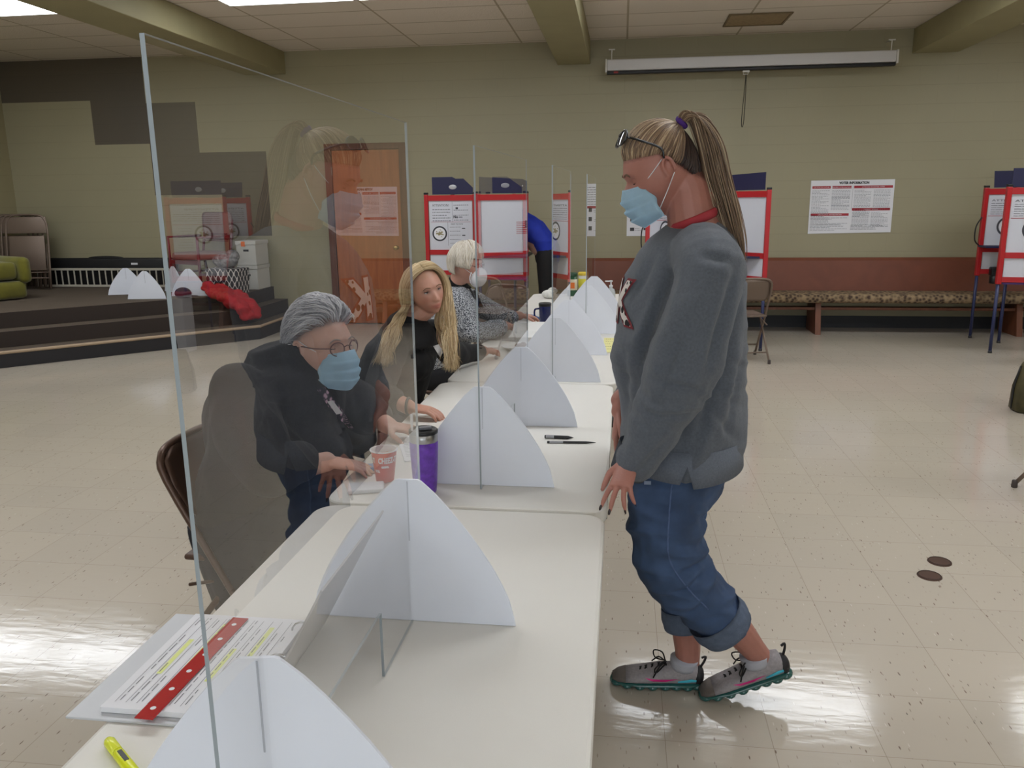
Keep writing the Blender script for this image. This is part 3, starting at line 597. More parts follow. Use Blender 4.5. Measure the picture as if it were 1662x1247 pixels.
# ------------------------------------------------------------------ brown folding chairs
M_CH = mat('chair_taupe', (120, 104, 92), .38, .35); M_CHD = mat('chair_brown', (88, 66, 54), .35, .35)
def chair_proto(m):
    t = thing('folding_chair', 'x', 'chair')
    b = NB()
    # front legs and back uprights are one bent tube
    w = .215; z1 = .79
    tube(b, [(.21, -w, .02), (-.02, -w, .44), (-.165, -w+.01, .70), (-.19, -w+.03, .765), (-.198, -w+.085, z1), (-.2, 0, z1+.004), (-.198, w-.085, z1), (-.19, w-.03, .765), (-.165, w-.01, .70), (-.02, w, .44), (.21, w, .02)], .0115, 8, 3)
    tube(b, [(.16, -w, .115), (.16, w, .115)], .007, 6)
    link('front_frame', b, m, t, True)
    for s in (-1, 1):
        b = NB(); tube(b, [(.06, s*(w-.03), .43), (-.27, s*(w-.03), .02)], .0105, 8); link('rear_leg', b, m, t, True)
        b = NB(); tube(b, [(.19, s*(w-.02), .42), (-.13, s*(w-.02), .35)], .006, 6); link('side_brace', b, m, t, True)
    b = NB(); tube(b, [(-.2, -w+.03, .10), (-.2, w-.03, .10)], .007, 6); link('rear_crossbar', b, m, t, True)
    b = NB()
    box(b, (.04, 0, .436), (.38, .37, .020), 0, .009); link('seat', b, m, t, True)
    # curved back panel
    b = NB(); n = 12; rws = []
    for z, x0, hw, bow in ((.575, -.095, .17, .02), (.60, -.105, .195, .022), (.68, -.148, .20, .024), (.755, -.180, .185, .02), (.785, -.192, .13, .012)):
        rws.append([(b.verts.new((x0-bow*(1-(k/n*2-1)**2)+.006, (k/n*2-1)*hw, z)), b.verts.new((x0-bow*(1-(k/n*2-1)**2)-.006, (k/n*2-1)*hw, z))) for k in range(n+1)])
    for A, B in zip(rws, rws[1:]):
        for k in range(n):
            b.faces.new((A[k][0], A[k+1][0], B[k+1][0], B[k][0])); b.faces.new((A[k+1][1], A[k][1], B[k][1], B[k+1][1]))
    for rw, fl in ((rws[0], 0), (rws[-1], 1)):
        for k in range(n):
            q = (rw[k][0], rw[k][1], rw[k+1][1], rw[k+1][0]); b.faces.new(q if not fl else q[::-1])
    for e in (0, n):
        for A, B in zip(rws, rws[1:]): b.faces.new((A[e][0], B[e][0], B[e][1], A[e][1]) if e == 0 else (A[e][0], A[e][1], B[e][1], B[e][0]))
    bmesh.ops.recalc_face_normals(b, faces=b.faces[:])
    link('backrest', b, m, t, True)
    for x, y in ((.21, -w), (.21, w), (-.27, -w+.03), (-.27, w-.03)):
        b = NB(); lathe(b, [(.014, 0), (.0155, .004), (.0145, .035), (.012, .04)], (x+(.003 if x > 0 else 0), y, 0), 10); link('foot_cap', b, mat('cap_grey', (70, 62, 58), .7), t, True)
    return t
def place(o, label, x, y, rz, grp='brown folding chairs', z=0, rot=None):
    o.location = (x, y, z); o.rotation_euler = rot or (0, 0, rz); o['label'] = label; o['group'] = grp; return o
CH0 = chair_proto(M_CHD); place(CH0, 'brown folding chair that the grey-haired woman sits on', -1.20, 2.42, -.06)
CHL = chair_proto(M_CH)
place(copy_tree(CH0), 'brown folding chair that the blonde woman sits on', -1.12, 3.52, -.15)
place(copy_tree(CH0), 'brown folding chair that the white-haired woman sits on', -1.14, 4.74, 0)
place(copy_tree(CHL), 'taupe folding chair farther along the tables, beyond the white-haired woman', -.93, 5.85, -.7)
place(copy_tree(CHL), 'empty taupe folding chair at the far left end of the tables', -1.05, 7.0, -1.9)
place(CHL, 'taupe folding chair behind the standing woman, before the middle booth', 1.16, 8.0, 1.75)
place(copy_tree(CHL), 'folding chair at the right edge of the photo with only one leg showing', 2.375, 4.27, 0.0)
# folded chairs leaning against the wall on the stage
def folded_proto(m):
    t = thing('folded_chair', 'x', 'chair'); w = .215
    b = NB(); tube(b, [(0, -w, .01), (0, -w, .70), (0, -w+.03, .85), (0, -w+.1, .90), (0, w-.1, .90), (0, w-.03, .85), (0, w, .70), (0, w, .01)], .0115, 8, 3); link('front_frame', b, m, t, True)
    b = NB(); tube(b, [(-.028, -w+.03, .55), (-.028, -w+.03, .03), (-.028, w-.03, .03), (-.028, w-.03, .55)], .010, 8); link('rear_leg_frame', b, m, t, True)
    b = NB(); box(b, (-.004, 0, .78), (.014, .41, .20), 0, .006); link('backrest', b, m, t, True)
    b = NB(); box(b, (.012, 0, .44), (.016, .37, .42), 0, .007); link('seat', b, m, t, True)
    b = NB(); tube(b, [(0, -w, .14), (0, w, .14)], .007, 6); tube(b, [(0, -w, .21), (0, w, .21)], .007, 6); link('crossbar', b, m, t, True)
    return t
F0 = folded_proto(M_CH); nm = ['nearest the bench end, front of the stack', 'second in the stack', 'third in the stack', 'fourth in the stack', 'fifth, farthest left in the stack']
for i in range(5):
    o = F0 if i == 0 else copy_tree(F0)
    place(o, 'folded taupe chair leaning on the stage wall, '+nm[i], 0, 0, 0, 'folded chairs leaning on the stage wall', .478, None)
    o.location = (-7.48-.09*i, 9.55+.03*i, .478); o.rotation_euler = (0, math.radians(-9), math.radians(-75)); o.scale = (1, 1.15, 1.05)

# ------------------------------------------------------------------ voting booths
M_BR = mat('booth_red', (176, 30, 36), .35); M_NAVY = mat('booth_navy', (28, 28, 66), .45); M_PANEL = mat('booth_white', (204, 206, 214), .5); M_NV2 = mat('leg_navy', (36, 44, 84), .4)
M_OLIVE = mat('seal_gold', (150, 140, 104), .7)
def seal(bm, o, ux, uy, cx, cy, r, off):
    """round seal: dark ring, pale disc, eagle-like blot"""
    def disc(r0, r1, mi, of, sx=1):
        n = 32; o_ = V(o); U = V(ux); W_ = V(uy); nn = U.cross(W_)*of
        for k in range(n):
            a, c = 2*PI*k/n, 2*PI*(k+1)/n
            q = [o_+U*(cx+r_*math.cos(t))+W_*(cy+r_*math.sin(t))+nn for r_, t in ((r0, a), (r1, a), (r1, c), (r0, c))]
            if r0 == 0: q = q[1:3]+[o_+U*cx+W_*cy+nn]
            f = bm.faces.new([bm.verts.new(p) for p in q]); f.material_index = mi
    disc(r*.80, r, 1, off); disc(0, r*.78, 0, off)
    rn = random.Random(8)
    for k in range(26):
        a = rn.uniform(0, 6.3); q = rn.uniform(0, r*.55); w = r*rn.uniform(.05, .16)
        quad(bm, o, ux, uy, cx+q*math.cos(a)-w, cy+q*math.sin(a)-w*.6, cx+q*math.cos(a)+w, cy+q*math.sin(a)+w*.6, off+.0006+.0001*k, 2)
def booth_face(t, p, q, z0, z1, kind, rnd):
    """one face between two splayed posts p,q (floor points)"""
    p = V((*p, 0)); q = V((*q, 0)); ux = (q-p).normalized(); uy = V((0, 0, 1)); w = (q-p).length; n = ux.cross(uy)
    Mf = Matrix((ux, -n, uy)).transposed().to_4x4(); Mf = Matrix.Translation(p) @ Mf
    for za, zb in ((z1-.06, z1), (.93, .985), (z0, z0+.05)): b = NB(); box(b, (w/2, 0, (za+zb)/2), (w-.03, .03, zb-za), M=Mf); link('cross_rail', b, M_BR, t)
    b = NB(); box(b, (w/2, 0, (z0+.05+.93)/2), (w-.06, .008, .93-z0-.05), M=Mf); link('lower_panel', b, M_PANEL, t)
    b = NB(); box(b, (w/2, 0, (z1-.06+.985)/2), (w-.06, .008, z1-.06-.985), M=Mf); pn = link('privacy_panel', b, M_PANEL, t)
    o = p+n*.005; b = NB(); zb = 1.0; zt = z1-.07; m_ = .05
    if kind == 'attention':
        X = lambda u: m_+(w-2*m_)*u; Z = lambda v: zb+(zt-zb)*v
        text_into(b, 'ATTENTION!', o, ux, uy, X(.04), Z(.90), .026, .001, 1, wid=(w-2*m_)*.42)
        for v in (.84, .78, .72, .66, .60): rows(b, o, ux, uy, X(.04), X(.50), Z(v), 1, .02, .006, rnd, .001, 1)
        rows(b, o, ux, uy, X(.58), X(.95), Z(.93), 4, .055, .005, rnd, .001, 1)
        text_into(b, 'No', o, ux, uy, X(.57), Z(.65), .028, .001, 1, bold=.002); quad(b, o, ux, uy, X(.70), Z(.665), X(.80), Z(.68), .001, 1)
        quad(b, o, ux, uy, X(.63), Z(.84), X(.69), Z(.88), .001, 1)
        quad(b, o, ux, uy, X(0), Z(.565), X(1), Z(.57), .001, 3); quad(b, o, ux, uy, X(.545), Z(.57), X(.55), Z(1), .001, 1); quad(b, o, ux, uy, X(.42), Z(.06), X(.425), Z(.565), .001, 1)
        seal(b, o, ux, uy, X(.21), Z(.32), min((w-2*m_)*.19, .085), .001)
        text_into(b, 'HOW TO VOTE', o, ux, uy, X(.50), Z(.51), .014, .001, 1)
        rows(b, o, ux, uy, X(.47), X(.74), Z(.46), 9, .045, .004, rnd, .001, 1)
        for v in (.42, .27, .12): quad(b, o, ux, uy, X(.78), Z(v), X(.86), Z(v+.02), .001, 1)
    elif kind == 'seal':
        text_into(b, 'ATTENTION!', o, ux, uy, .06, zt-.06, .02, .001, 1, wid=w*.6); rows(b, o, ux, uy, .06, w-.05, zt-.08, 6, .022, .004, rnd, .001, 1)
        quad(b, o, ux, uy, .04, zt-.215, w-.04, zt-.21, .001, 3); seal(b, o, ux, uy, w*.40, zb+.20, .10, .001)
        if w > .6: 
            rows(b, o, ux, uy, w*.6, w-.08, zt-.25, 8, .03, .004, rnd, .001, 1)
    elif kind == 'flag':
        fx, fz, fw, fh = w*.33, zb+.17, .19, .13
        for k in range(7): quad(b, o, ux, uy, fx, fz+k*fh/6.5, fx+fw, fz+k*fh/6.5+fh/13, .001, 3)
        quad(b, o, ux, uy, fx, fz+fh*.46, fx+fw*.4, fz+fh*1.08, .0016, 4)
        for i in range(4):
            for j in range(4): quad(b, o, ux, uy, fx+.008+i*.017, fz+fh*.5+j*.017, fx+.013+i*.017, fz+fh*.5+.005+j*.017, .002, 0)
    if len(b.faces): link('panel_print', b, [M_PAPER, mat('print_dark', (60, 62, 70), .7), M_OLIVE, M_RED, M_NV2], pn)
    else: b.free()
    return Mf, w
def booth(label, posts, faces, rz0=.70, shelf=True, hoods=(), chair=None, z1=1.59, feet=True):
    c = V((sum(p[0] for p in posts)/len(posts), sum(p[1] for p in posts)/len(posts), 0))
    t = thing('voting_booth', label, 'voting booth', c, 0, 'red framed voting booths'); P = [(p[0]-c.x, p[1]-c.y) for p in posts]
    rnd = random.Random(int(c.x*100) & 255)
    for p in P:
        b = NB(); box(b, (p[0], p[1], (rz0-.02+z1+.01)/2), (.045, .045, z1+.03-rz0), 0, .006); ps = link('post', b, M_BR, t)
        b = NB(); box(b, (p[0], p[1], z1+.022), (.047, .047, .022), 0, .004); link('post_cap', b, M_BLK, ps)
        b = NB(); tube(b, [(p[0], p[1], rz0-.01), (p[0], p[1], .015)], .016, 10); lg = link('leg', b, M_NV2, t, True)
        b = NB(); lathe(b, [(.019, 0), (.019, .02), (.016, .025)], (p[0], p[1], 0), 10); link('foot_cap', b, M_GREYM, lg, True)
    for i, j, kind in faces:
        Mf, w = booth_face(t, P[i], P[j], rz0, z1, kind, rnd)
        for hi, hj, sh in hoods:
            if (hi, hj) == (i, j):
                b = NB(); q = [(x*w, 0, z1+.01+z) for x, z in sh]; poly(b, [Mf @ V(v) for v in q], (Mf.to_3x3() @ V((0, .006, 0)))); hd = link('hood', b, M_NAVY, t)
                b = NB(); sx = sum(x for x, z in sh)/len(sh)*w
                if kind == 'flag':
                    for dx in (-.04, .04): ell(b, Mf @ V((sx+dx, -.002, z1+.09)), (.009, .004, .009), u=10, v=6)
                else: ell(b, Mf @ V((sx-.02, -.002, z1+.09)), (.045, .004, .026), u=16, v=8)
                link('hood_badge', b, mat('badge_silver', (190, 190, 194), .4, .5), hd, True)
    return t, P
HOOD = [(.13, 0), (.13, .19), (.55, .19), (.62, .17), (.78, .17), (.97, .07), (.97, 0)]
HOODM = [(1-x, z) for x, z in HOOD][::-1]
# left booth: an open face with instructions, the second face behind the screens
t, P = booth('voting booth on the left, instruction sheets facing the viewer', [(-2.20, 9.25), (-1.645, 9.25), (-2.02, 9.85), (-1.70, 9.85)], [(0, 1, 'attention')], hoods=[(0, 1, HOOD)])
b = NB(); span(b, (-.24, -.28, .93), (.30, .25, .955), .004); link('shelf', b, M_NAVY, t)
t, P = booth('white-sided voting booth where the blue-shirted person bends over', [(-1.505, 8.70), (-1.01, 8.70), (-1.50, 9.3), (-1.08, 9.42)], [(0, 1, 'blank'), (0, 2, 'blank')], hoods=[(0, 1, [(.3, 0), (.3, .17), (.62, .17), (.93, .06), (.93, 0)])])
b = NB(); span(b, (-.2, -.22, .93), (.28, .28, .955), .004); link('shelf', b, M_NAVY, t)
# middle booth
t, P = booth('middle voting booth, partly hidden by the standing woman, flag on its side', [(.26, 8.62), (.72, 9.25), (1.42, 8.46), (1.20, 9.30)], [(0, 1, 'seal'), (1, 2, 'flag')], hoods=[(1, 2, [(.06, 0), (.06, .13), (.12, .16), (.16, .05), (.42, .15), (.95, .17), (.95, 0)])])
b = NB(); poly(b, [(P[0][0]+.04, P[0][1]+.04, .93), (P[2][0]-.03, P[2][1]+.03, .93), (P[3][0], P[3][1], .93), (P[1][0], P[1][1], .93)], (0, 0, .02)); link('shelf', b, M_NAVY, t)
b = NB(); tube(b, [(P[0][0]-.03, P[0][1]-.0, 1.28), (P[0][0]-.06, P[0][1], 1.2), (P[0][0]-.06, P[0][1], 1.05), (P[0][0]-.03, P[0][1], .98)], .007, 6, 4); link('strap', b, M_BLK, t, True)
b = NB(); poly(b, [(P[2][0]-.62, P[2][1]+.02, .70), (P[2][0]-.03, P[2][1]+.02, .70), (P[2][0]-.03, P[2][1]+.3, .70), (P[2][0]-.62, P[2][1]+.3, .70)], (0, 0, .02)); link('lower_tray', b, mat('tray_purple', (62, 30, 92), .4), t)
# right booths
t, P = booth('voting booth farther back at the right edge, partly hidden by the nearer one', [(3.80, 9.42), (4.38, 9.36)], [(0, 1, 'seal')], hoods=[(0, 1, [(.12, 0), (.10, .17), (1.0, .17), (1.0, 0)])])
b = NB(); poly(b, [(P[0][0]-.03, P[0][1]-.02, .985), (P[1][0], P[1][1]-.02, .985), (P[1][0], P[1][1]-.30, .985), (P[0][0]-.03, P[0][1]-.22, .985)], (0, 0, .02)); link('shelf', b, M_NAVY, t)
b = NB(); tube(b, [(P[0][0]-.02, P[0][1]-.02, 1.30), (P[0][0]-.07, P[0][1]-.02, 1.2), (P[0][0]-.07, P[0][1]-.02, 1.06), (P[0][0]-.02, P[0][1]-.02, 1.0)], .007, 6, 4); link('strap', b, M_BLK, t, True)
b = NB(); lathe(b, [(.05, .60), (.055, .62), (.055, .68), (.03, .70)], (P[0][0]+.16, P[0][1]-.06, 0), 16); box(b, (P[0][0]+.16, P[0][1]-.06, .73), (.11, .09, .09), 0, .01); link('lamp_housing', b, M_BLK, t, True)
t, P = booth('nearest voting booth at the right edge of the photo, with a wheelchair symbol', [(3.63, 8.50), (4.24, 8.40), (3.96, 9.10), (4.50, 9.05)], [(0, 1, 'seal')], hoods=[(0, 1, [(.03, 0), (.03, .17), (.9, .17), (.9, 0)])])
b = NB(); poly(b, [(P[0][0], P[0][1]+.03, .955), (P[1][0], P[1][1]+.03, .955), (P[3][0], P[3][1], .955), (P[2][0], P[2][1], .955)], (0, 0, .02)); link('shelf', b, M_NAVY, t)
b = NB(); poly(b, [(P[0][0]+.03, P[0][1]-.02, .68), (P[1][0], P[1][1]-.02, .68), (P[1][0], P[1][1]+.3, .68), (P[0][0]+.10, P[0][1]+.3, .68)], (0, 0, .015)); link('lower_tray', b, MATS['tray_purple'], t)
# wheelchair symbol on the lower panel
p0 = V((P[0][0], P[0][1], 0)); p1 = V((P[1][0], P[1][1], 0)); ux = (p1-p0).normalized(); uy = V((0, 0, 1)); b = NB(); nn = ux.cross(uy)*.007
W2 = lambda x, z: p0+ux*x+uy*z+nn
cx, cz = .27, .82
tube(b, [W2(cx+.035*math.cos(a), cz+.035*math.sin(a)) for a in [math.radians(130+k*22) for k in range(11)]], .004, 6); tube(b, [W2(cx, cz+.07), W2(cx+.003, cz+.015), (W2(cx+.04, cz+.01)), W2(cx+.055, cz-.03)], .005, 6); tube(b, [W2(cx, cz+.045), W2(cx+.03, cz+.045)], .004, 6); ell(b, W2(cx, cz+.09), (.011, .004, .011), u=10, v=6)
link('wheelchair_symbol', b, M_BLK, t)
# cup hanging item / red-white box at right edge
t = thing('paper_box', 'white and red carton at the right edge below the booth', 'box', (3.92, 7.95, 0))
b = NB(); box(b, (0.03, 0, .30), (.2, .2, .60), 0, .006); link('carton', b, M_PAPER, t)
b = NB(); box(b, (0.03, 0, .612), (.22, .22, .022), 0, .004); link('carton_rim', b, M_BR, t)
# dark bag
t = thing('bag', 'dark brown and olive bag on the floor at the right edge', 'bag', (2.98, 6.15, 0))
b = NB()
rg = []
for z, hx, hy in ((0.0, .15, .10), (.02, .165, .115), (.18, .16, .10), (.33, .13, .05), (.36, .12, .03)): rg.append((z, hx, hy))
vs = [[b.verts.new((hx*math.copysign(abs(math.cos(a))**.6, math.cos(a)), hy*math.copysign(abs(math.sin(a))**.6, math.sin(a)), z)) for a in [k*2*PI/20 for k in range(20)]] for z, hx, hy in rg]
for A, B in zip(vs, vs[1:]):
    for k in range(20): b.faces.new((A[k], A[(k+1) % 20], B[(k+1) % 20], B[k]))
b.faces.new(vs[0][::-1]); b.faces.new(vs[-1]); link('bag_body', b, mat('bag_olive', (62, 56, 28), .6, noise_s=12, noise_a=.5), t, True)
b = NB(); tube(b, [(-.07, -.03, .35), (-.06, -.05, .46), (.06, -.05, .46), (.07, -.03, .35)], .009, 8, 4); link('bag_handle', b, M_BLK, t, True)
b = NB(); tube(b, [(-.165*1.0, 0, .02), (-.163, 0, .18), (-.132, 0, .33)], .008, 6, 3); link('piping', b, M_BLK, t, True)

# ------------------------------------------------------------------ posters
def info_poster(name, label, x0, x1, z0, z1, y=10.094, shear=.012):
    t = thing(name, label, 'poster', (x0, y, z0)); w, h = x1-x0, z1-z0
    b = NB(); poly(b, [(-.0, 0, 0), (w, 0, .012), (w, 0, h+.002), (0, 0, h-.003)], (0, -.002, 0)); sh = link('poster_sheet', b, M_PAPER, t)
    b = NB(); o = V((0, -.003, 0)); ux = V((1, 0, 0)); uy = V((0, 0, 1)); rn = random.Random(11)
    text_into(b, 'VOTER INFORMATION', o, ux, uy, w*.34, h*.925, .027, .001, 1, wid=w*.36, bold=.002)
    bars = [(.02, .24, .845, 'ELECTION DAY & HOURS'), (.26, .49, .845, 'REQUIRED VOTER ASSISTANCE'), (.52, .98, .845, 'ATTENTION PROVISIONAL VOTERS'), (.515, .97, .43, 'CONDUCT AT POLLS'), (.02, .48, .335, 'IDENTIFICATION AND REGISTRATION')]
    for xa, xb, z, s in bars:
        quad(b, o, ux, uy, xa*w, z*h, xb*w, (z+.047)*h, .001, 2); text_into(b, s, o, ux, uy, (xa+xb)/2*w, (z+.014)*h, .011, .002, 0, 'CENTER')
    for xa, xb, zt, n in ((.02, .23, .81, 22), (.26, .48, .81, 7), (.26, .48, .69, 7), (.26, .48, .56, 5), (.53, .73, .81, 20), (.76, .96, .81, 15), (.02, .47, .30, 6), (.02, .47, .17, 5), (.52, .72, .40, 11), (.75, .95, .40, 11), (.51, .96, .16, 4)):
        rows(b, o, ux, uy, xa*w, xb*w, zt*h, n, .0165*h/.6*.92, .0052, rn, .001, 3)
    quad(b, o, ux, uy, .505*w, .46*h, .508*w, .89*h, .001, 3)
    link('poster_print', b, [M_PAPER, M_BLK, M_RED, M_INKL], sh); return t
info_poster('wall_poster', 'white voter information poster with red headings above the bench', 2.158, 3.08, 1.105, 1.712)
t = thing('notice_sheet', 'small white instruction sheet on the back wall left of the middle booth', 'poster', (.055, 10.094, 1.09))
b = NB(); span(b, (0, -.002, 0), (.36, 0, .62)); link('notice_paper', b, M_PAPER, t)
b = NB(); rn = random.Random(4); o = V((0, -.003, 0)); ux = V((1, 0, 0)); uy = V((0, 0, 1))
rows(b, o, ux, uy, .03, .33, .58, 8, .028, .006, rn, .001, 1)
for k in range(3): quad(b, o, ux, uy, .04, .06+k*.11, .09, .10+k*.11, .001, 1); quad(b, o, ux, uy, .20, .07+k*.11, .24, .12+k*.11, .001, 1); rows(b, o, ux, uy, .10, .18, .09+k*.11, 2, .02, .006, rn, .001, 1)
quad(b, o, ux, uy, .03, .33, .33, .36, .001, 2); link('notice_print', b, [M_PAPER, mat('print_dark2', (70, 70, 74), .7), M_RED], t)

# ------------------------------------------------------------------ floor outlets
for l, x, y in (('round brown floor outlet cover, the farther of the pair', 1.37, 3.445), ('round brown floor outlet cover, the nearer of the pair', 1.28, 3.30)):
    t = thing('floor_outlet', l, 'floor outlet', (x, y, 0), 0, 'floor outlet covers'); b = NB(); lathe(b, [(.048, .0005), (.047, .004), (.040, .005), (.001, .005)], seg=24); link('cover_plate', b, mat('bronze', (86, 62, 50), .5, .5), t, True)
    b = NB(); tube(b, [(.043*math.cos(k*PI/12), .043*math.sin(k*PI/12), .005) for k in range(24)], .002, 6, closed=True); link('rim', b, mat('bronze_dark', (56, 42, 36), .6, .4), t, True)

# ------------------------------------------------------------------ stage things
SZ = .476
t = thing('armchair', 'olive green velvet armchair at the left edge of the stage', 'armchair', (-7.30, 8.45, SZ), math.radians(-25))
M_OL = mat('olive_velvet', (104, 100, 16), .85, noise_s=8, noise_a=.15, sheen=.3)
for nm_, c, s in (('seat_cushion', (.05, 0, .33), (.62, .62, .2)), ('base', (0, 0, .11), (.74, .78, .2))):
    b = NB(); box(b, c, s, 0, .05); link(nm_, b, M_OL, t, True)
b = NB(); box(b, (-.30, 0, .52), (.22, .76, .42), 0, .07); link('backrest', b, M_OL, t, True)
for s in (-1, 1):
    b = NB(); box(b, (.06, s*.38, .33), (.7, .14, .30), 0, .06); link('armrest', b, M_OL, t, True)
t = thing('equipment_case', 'long flat black bag lying along the stage wall', 'bag', (-6.7, 10.03, SZ))
b = NB(); box(b, (0, -.02, .190), (2.0, .08, .37), 0, .03); ell(b, (0, -.02, .375), (.25, .03, .025)); bd = link('case_body', b, mat('nylon_black', (18, 18, 20), .6), t, True)
b = NB(); box(b, (.42, -.064, .30), (.09, .004, .025)); link('case_label', b, M_PAPER, bd)
t = thing('safety_rail', 'low white slatted rail standing against the stage wall', 'rail', (-6.7, 9.99, SZ))
b = NB(); box(b, (0, -.09, .235), (1.9, .02, .03), 0, .003); box(b, (0, -.09, .02), (1.9, .02, .03), 0, .003); link('rail_bar', b, mat('rail_white', (190, 184, 170), .5), t)
b = NB()
for k in range(22): box(b, (-.93+k*.0885, -.09, .125), (.014, .012, .2))
link('slats', b, MATS['rail_white'], t)
# red armchair
t = thing('reception_chair', 'red metal armchair with a taupe seat and back on the stage', 'chair', (-5.13, 9.60, SZ), math.radians(-118))
M_RT = mat('oxblood_metal', (92, 22, 30), .35); M_TP = mat('taupe_fabric', (122, 98, 90), .9)
for s in (-1, 1):
    b = NB(); tube(b, [(.26, s*.30, .015), (.26, s*.30, .66), (-.20, s*.30, .66)], .019, 8); tube(b, [(-.26, s*.28, .015), (-.20, s*.28, .45), (-.27, s*.27, .86)], .017, 8); tube(b, [(.26, s*.30, .22), (-.24, s*.29, .22)], .014, 8); link('side_frame', b, M_RT, t, True)
b = NB(); box(b, (.25, 0, .36), (.03, .58, .05), 0, .006); link('front_rail', b, M_RT, t)
b = NB(); box(b, (.02, 0, .43), (.50, .52, .09), 0, .035); link('seat', b, M_TP, t, True)
b = NB(); box(b, (-.25, 0, .78), (.07, .56, .34), 0, .06); link('backrest', b, M_TP, t, True)
b = NB()
for k in range(5): box(b, (-.21, 0, .60+k*.022), (.02, .46, .008))
link('back_bars', b, M_RT, t)
# patterned tote
def tote_mat():
    m = mat('tote_pattern', (20, 20, 24), .7); nt = m.node_tree; N = nt.nodes; L = nt.links
    tc = N.new('ShaderNodeTexCoord'); s = N.new('ShaderNodeSeparateXYZ'); L.new(tc.outputs['Object'], s.inputs[0])
    def sn(out, k):
        a = N.new('ShaderNodeMath'); a.operation = 'MULTIPLY'; a.inputs[1].default_value = k; L.new(out, a.inputs[0]); c = N.new('ShaderNodeMath'); c.operation = 'COSINE'; L.new(a.outputs[0], c.inputs[0]); return c.outputs[0]
    xy = N.new('ShaderNodeMath'); xy.operation = 'ADD'; L.new(s.outputs[0], xy.inputs[0]); L.new(s.outputs[1], xy.inputs[1])
    p = N.new('ShaderNodeMath'); p.operation = 'ADD'; L.new(sn(xy.outputs[0], 90), p.inputs[0]); L.new(sn(s.outputs[2], 52), p.inputs[1])
    ab = N.new('ShaderNodeMath'); ab.operation = 'ABSOLUTE'; L.new(p.outputs[0], ab.inputs[0]); lt = N.new('ShaderNodeMath'); lt.operation = 'LESS_THAN'; lt.inputs[1].default_value = .42; L.new(ab.outputs[0], lt.inputs[0])
    mx = N.new('ShaderNodeMix'); mx.data_type = 'RGBA'; L.new(lt.outputs[0], mx.inputs[0]); mx.inputs[6].default_value = lin((18, 18, 22)); mx.inputs[7].default_value = lin((200, 196, 190)); L.new(mx.outputs[2], N['Principled BSDF'].inputs['Base Color']); return m
t = thing('tote_bag', 'black and white lattice-patterned tote bag on the stage', 'bag', (-4.66, 9.27, SZ), -.1)
b = NB(); vs = [[b.verts.new((sx*hx, sy*hy, z)) for sx, sy in ((-1, -1), (1, -1), (1, 1), (-1, 1))] for z, hx, hy in ((.001, .19, .12), (.15, .205, .13), (.30, .215, .12))]
for A, B in zip(vs, vs[1:]):
    for k in range(4): b.faces.new((A[k], A[(k+1) % 4], B[(k+1) % 4], B[k]))
b.faces.new(vs[0][::-1]); b.faces.new(vs[-1]); link('tote_body', b, tote_mat(), t)
b = NB(); tube(b, [(-.09, -.135, .30), (-.10, -.15, .20), (-.03, -.15, .14), (.05, -.15, .2), (.06, -.135, .30)], .009, 6, 4); link('tote_handle', b, M_BLK, t, True)
t = tag(link('plastic_bag', (lambda b: (ell(b, (0, 0, .07), (.16, .10, .09), u=18, v=12), ell(b, (.08, .02, .12), (.09, .08, .08), u=14, v=10), b)[-1])(NB()), mat('crinkled_plastic', (120, 118, 118), .2, bump=2, bump_s=30, noise_s=25, noise_a=.5), loc=(-4.68, 9.28, SZ+.318)), 'crumpled clear plastic bag on top of the patterned tote', 'bag')
for z, l in ((0, 'white cardboard box under another white box on the stage'), (.302, 'white cardboard box with orange sticker, on top of the other box')):
    t = thing('storage_box', l, 'box', (-4.60, 9.86, SZ+z), .0); b = NB(); box(b, (0, 0, .13), (.25, .36, .26), 0, .003); link('box_body', b, mat('card_white', (196, 194, 186), .7), t)
    b = NB(); box(b, (0, 0, .275), (.265, .375, .045), 0, .003); link('box_lid', b, MATS['card_white'], t)
    b = NB(); box(b, (0, -.1815, .18), (.07, .003, .025), 0, .001); link('grip_hole', b, M_BLK, t)
    if z: b = NB(); box(b, (-.03, -.190, .26), (.05, .003, .06)); link('orange_sticker', b, mat('sticker_orange', (226, 110, 40), .6), t)
# cap and red jacket
t = thing('cap', 'dark purple cap lying on the stage edge', 'cap', (-4.98, 8.79, .477), -.3)
b = NB(); ell(b, (0, 0, .05), (.10, .085, .07)); link('cap_crown', b, mat('plum_cloth', (46, 26, 46), .9), t, True)
b = NB(); box(b, (.12, -.01, .025), (.12, .12, .01), 0, .004); link('cap_brim', b, MATS['plum_cloth'], t)
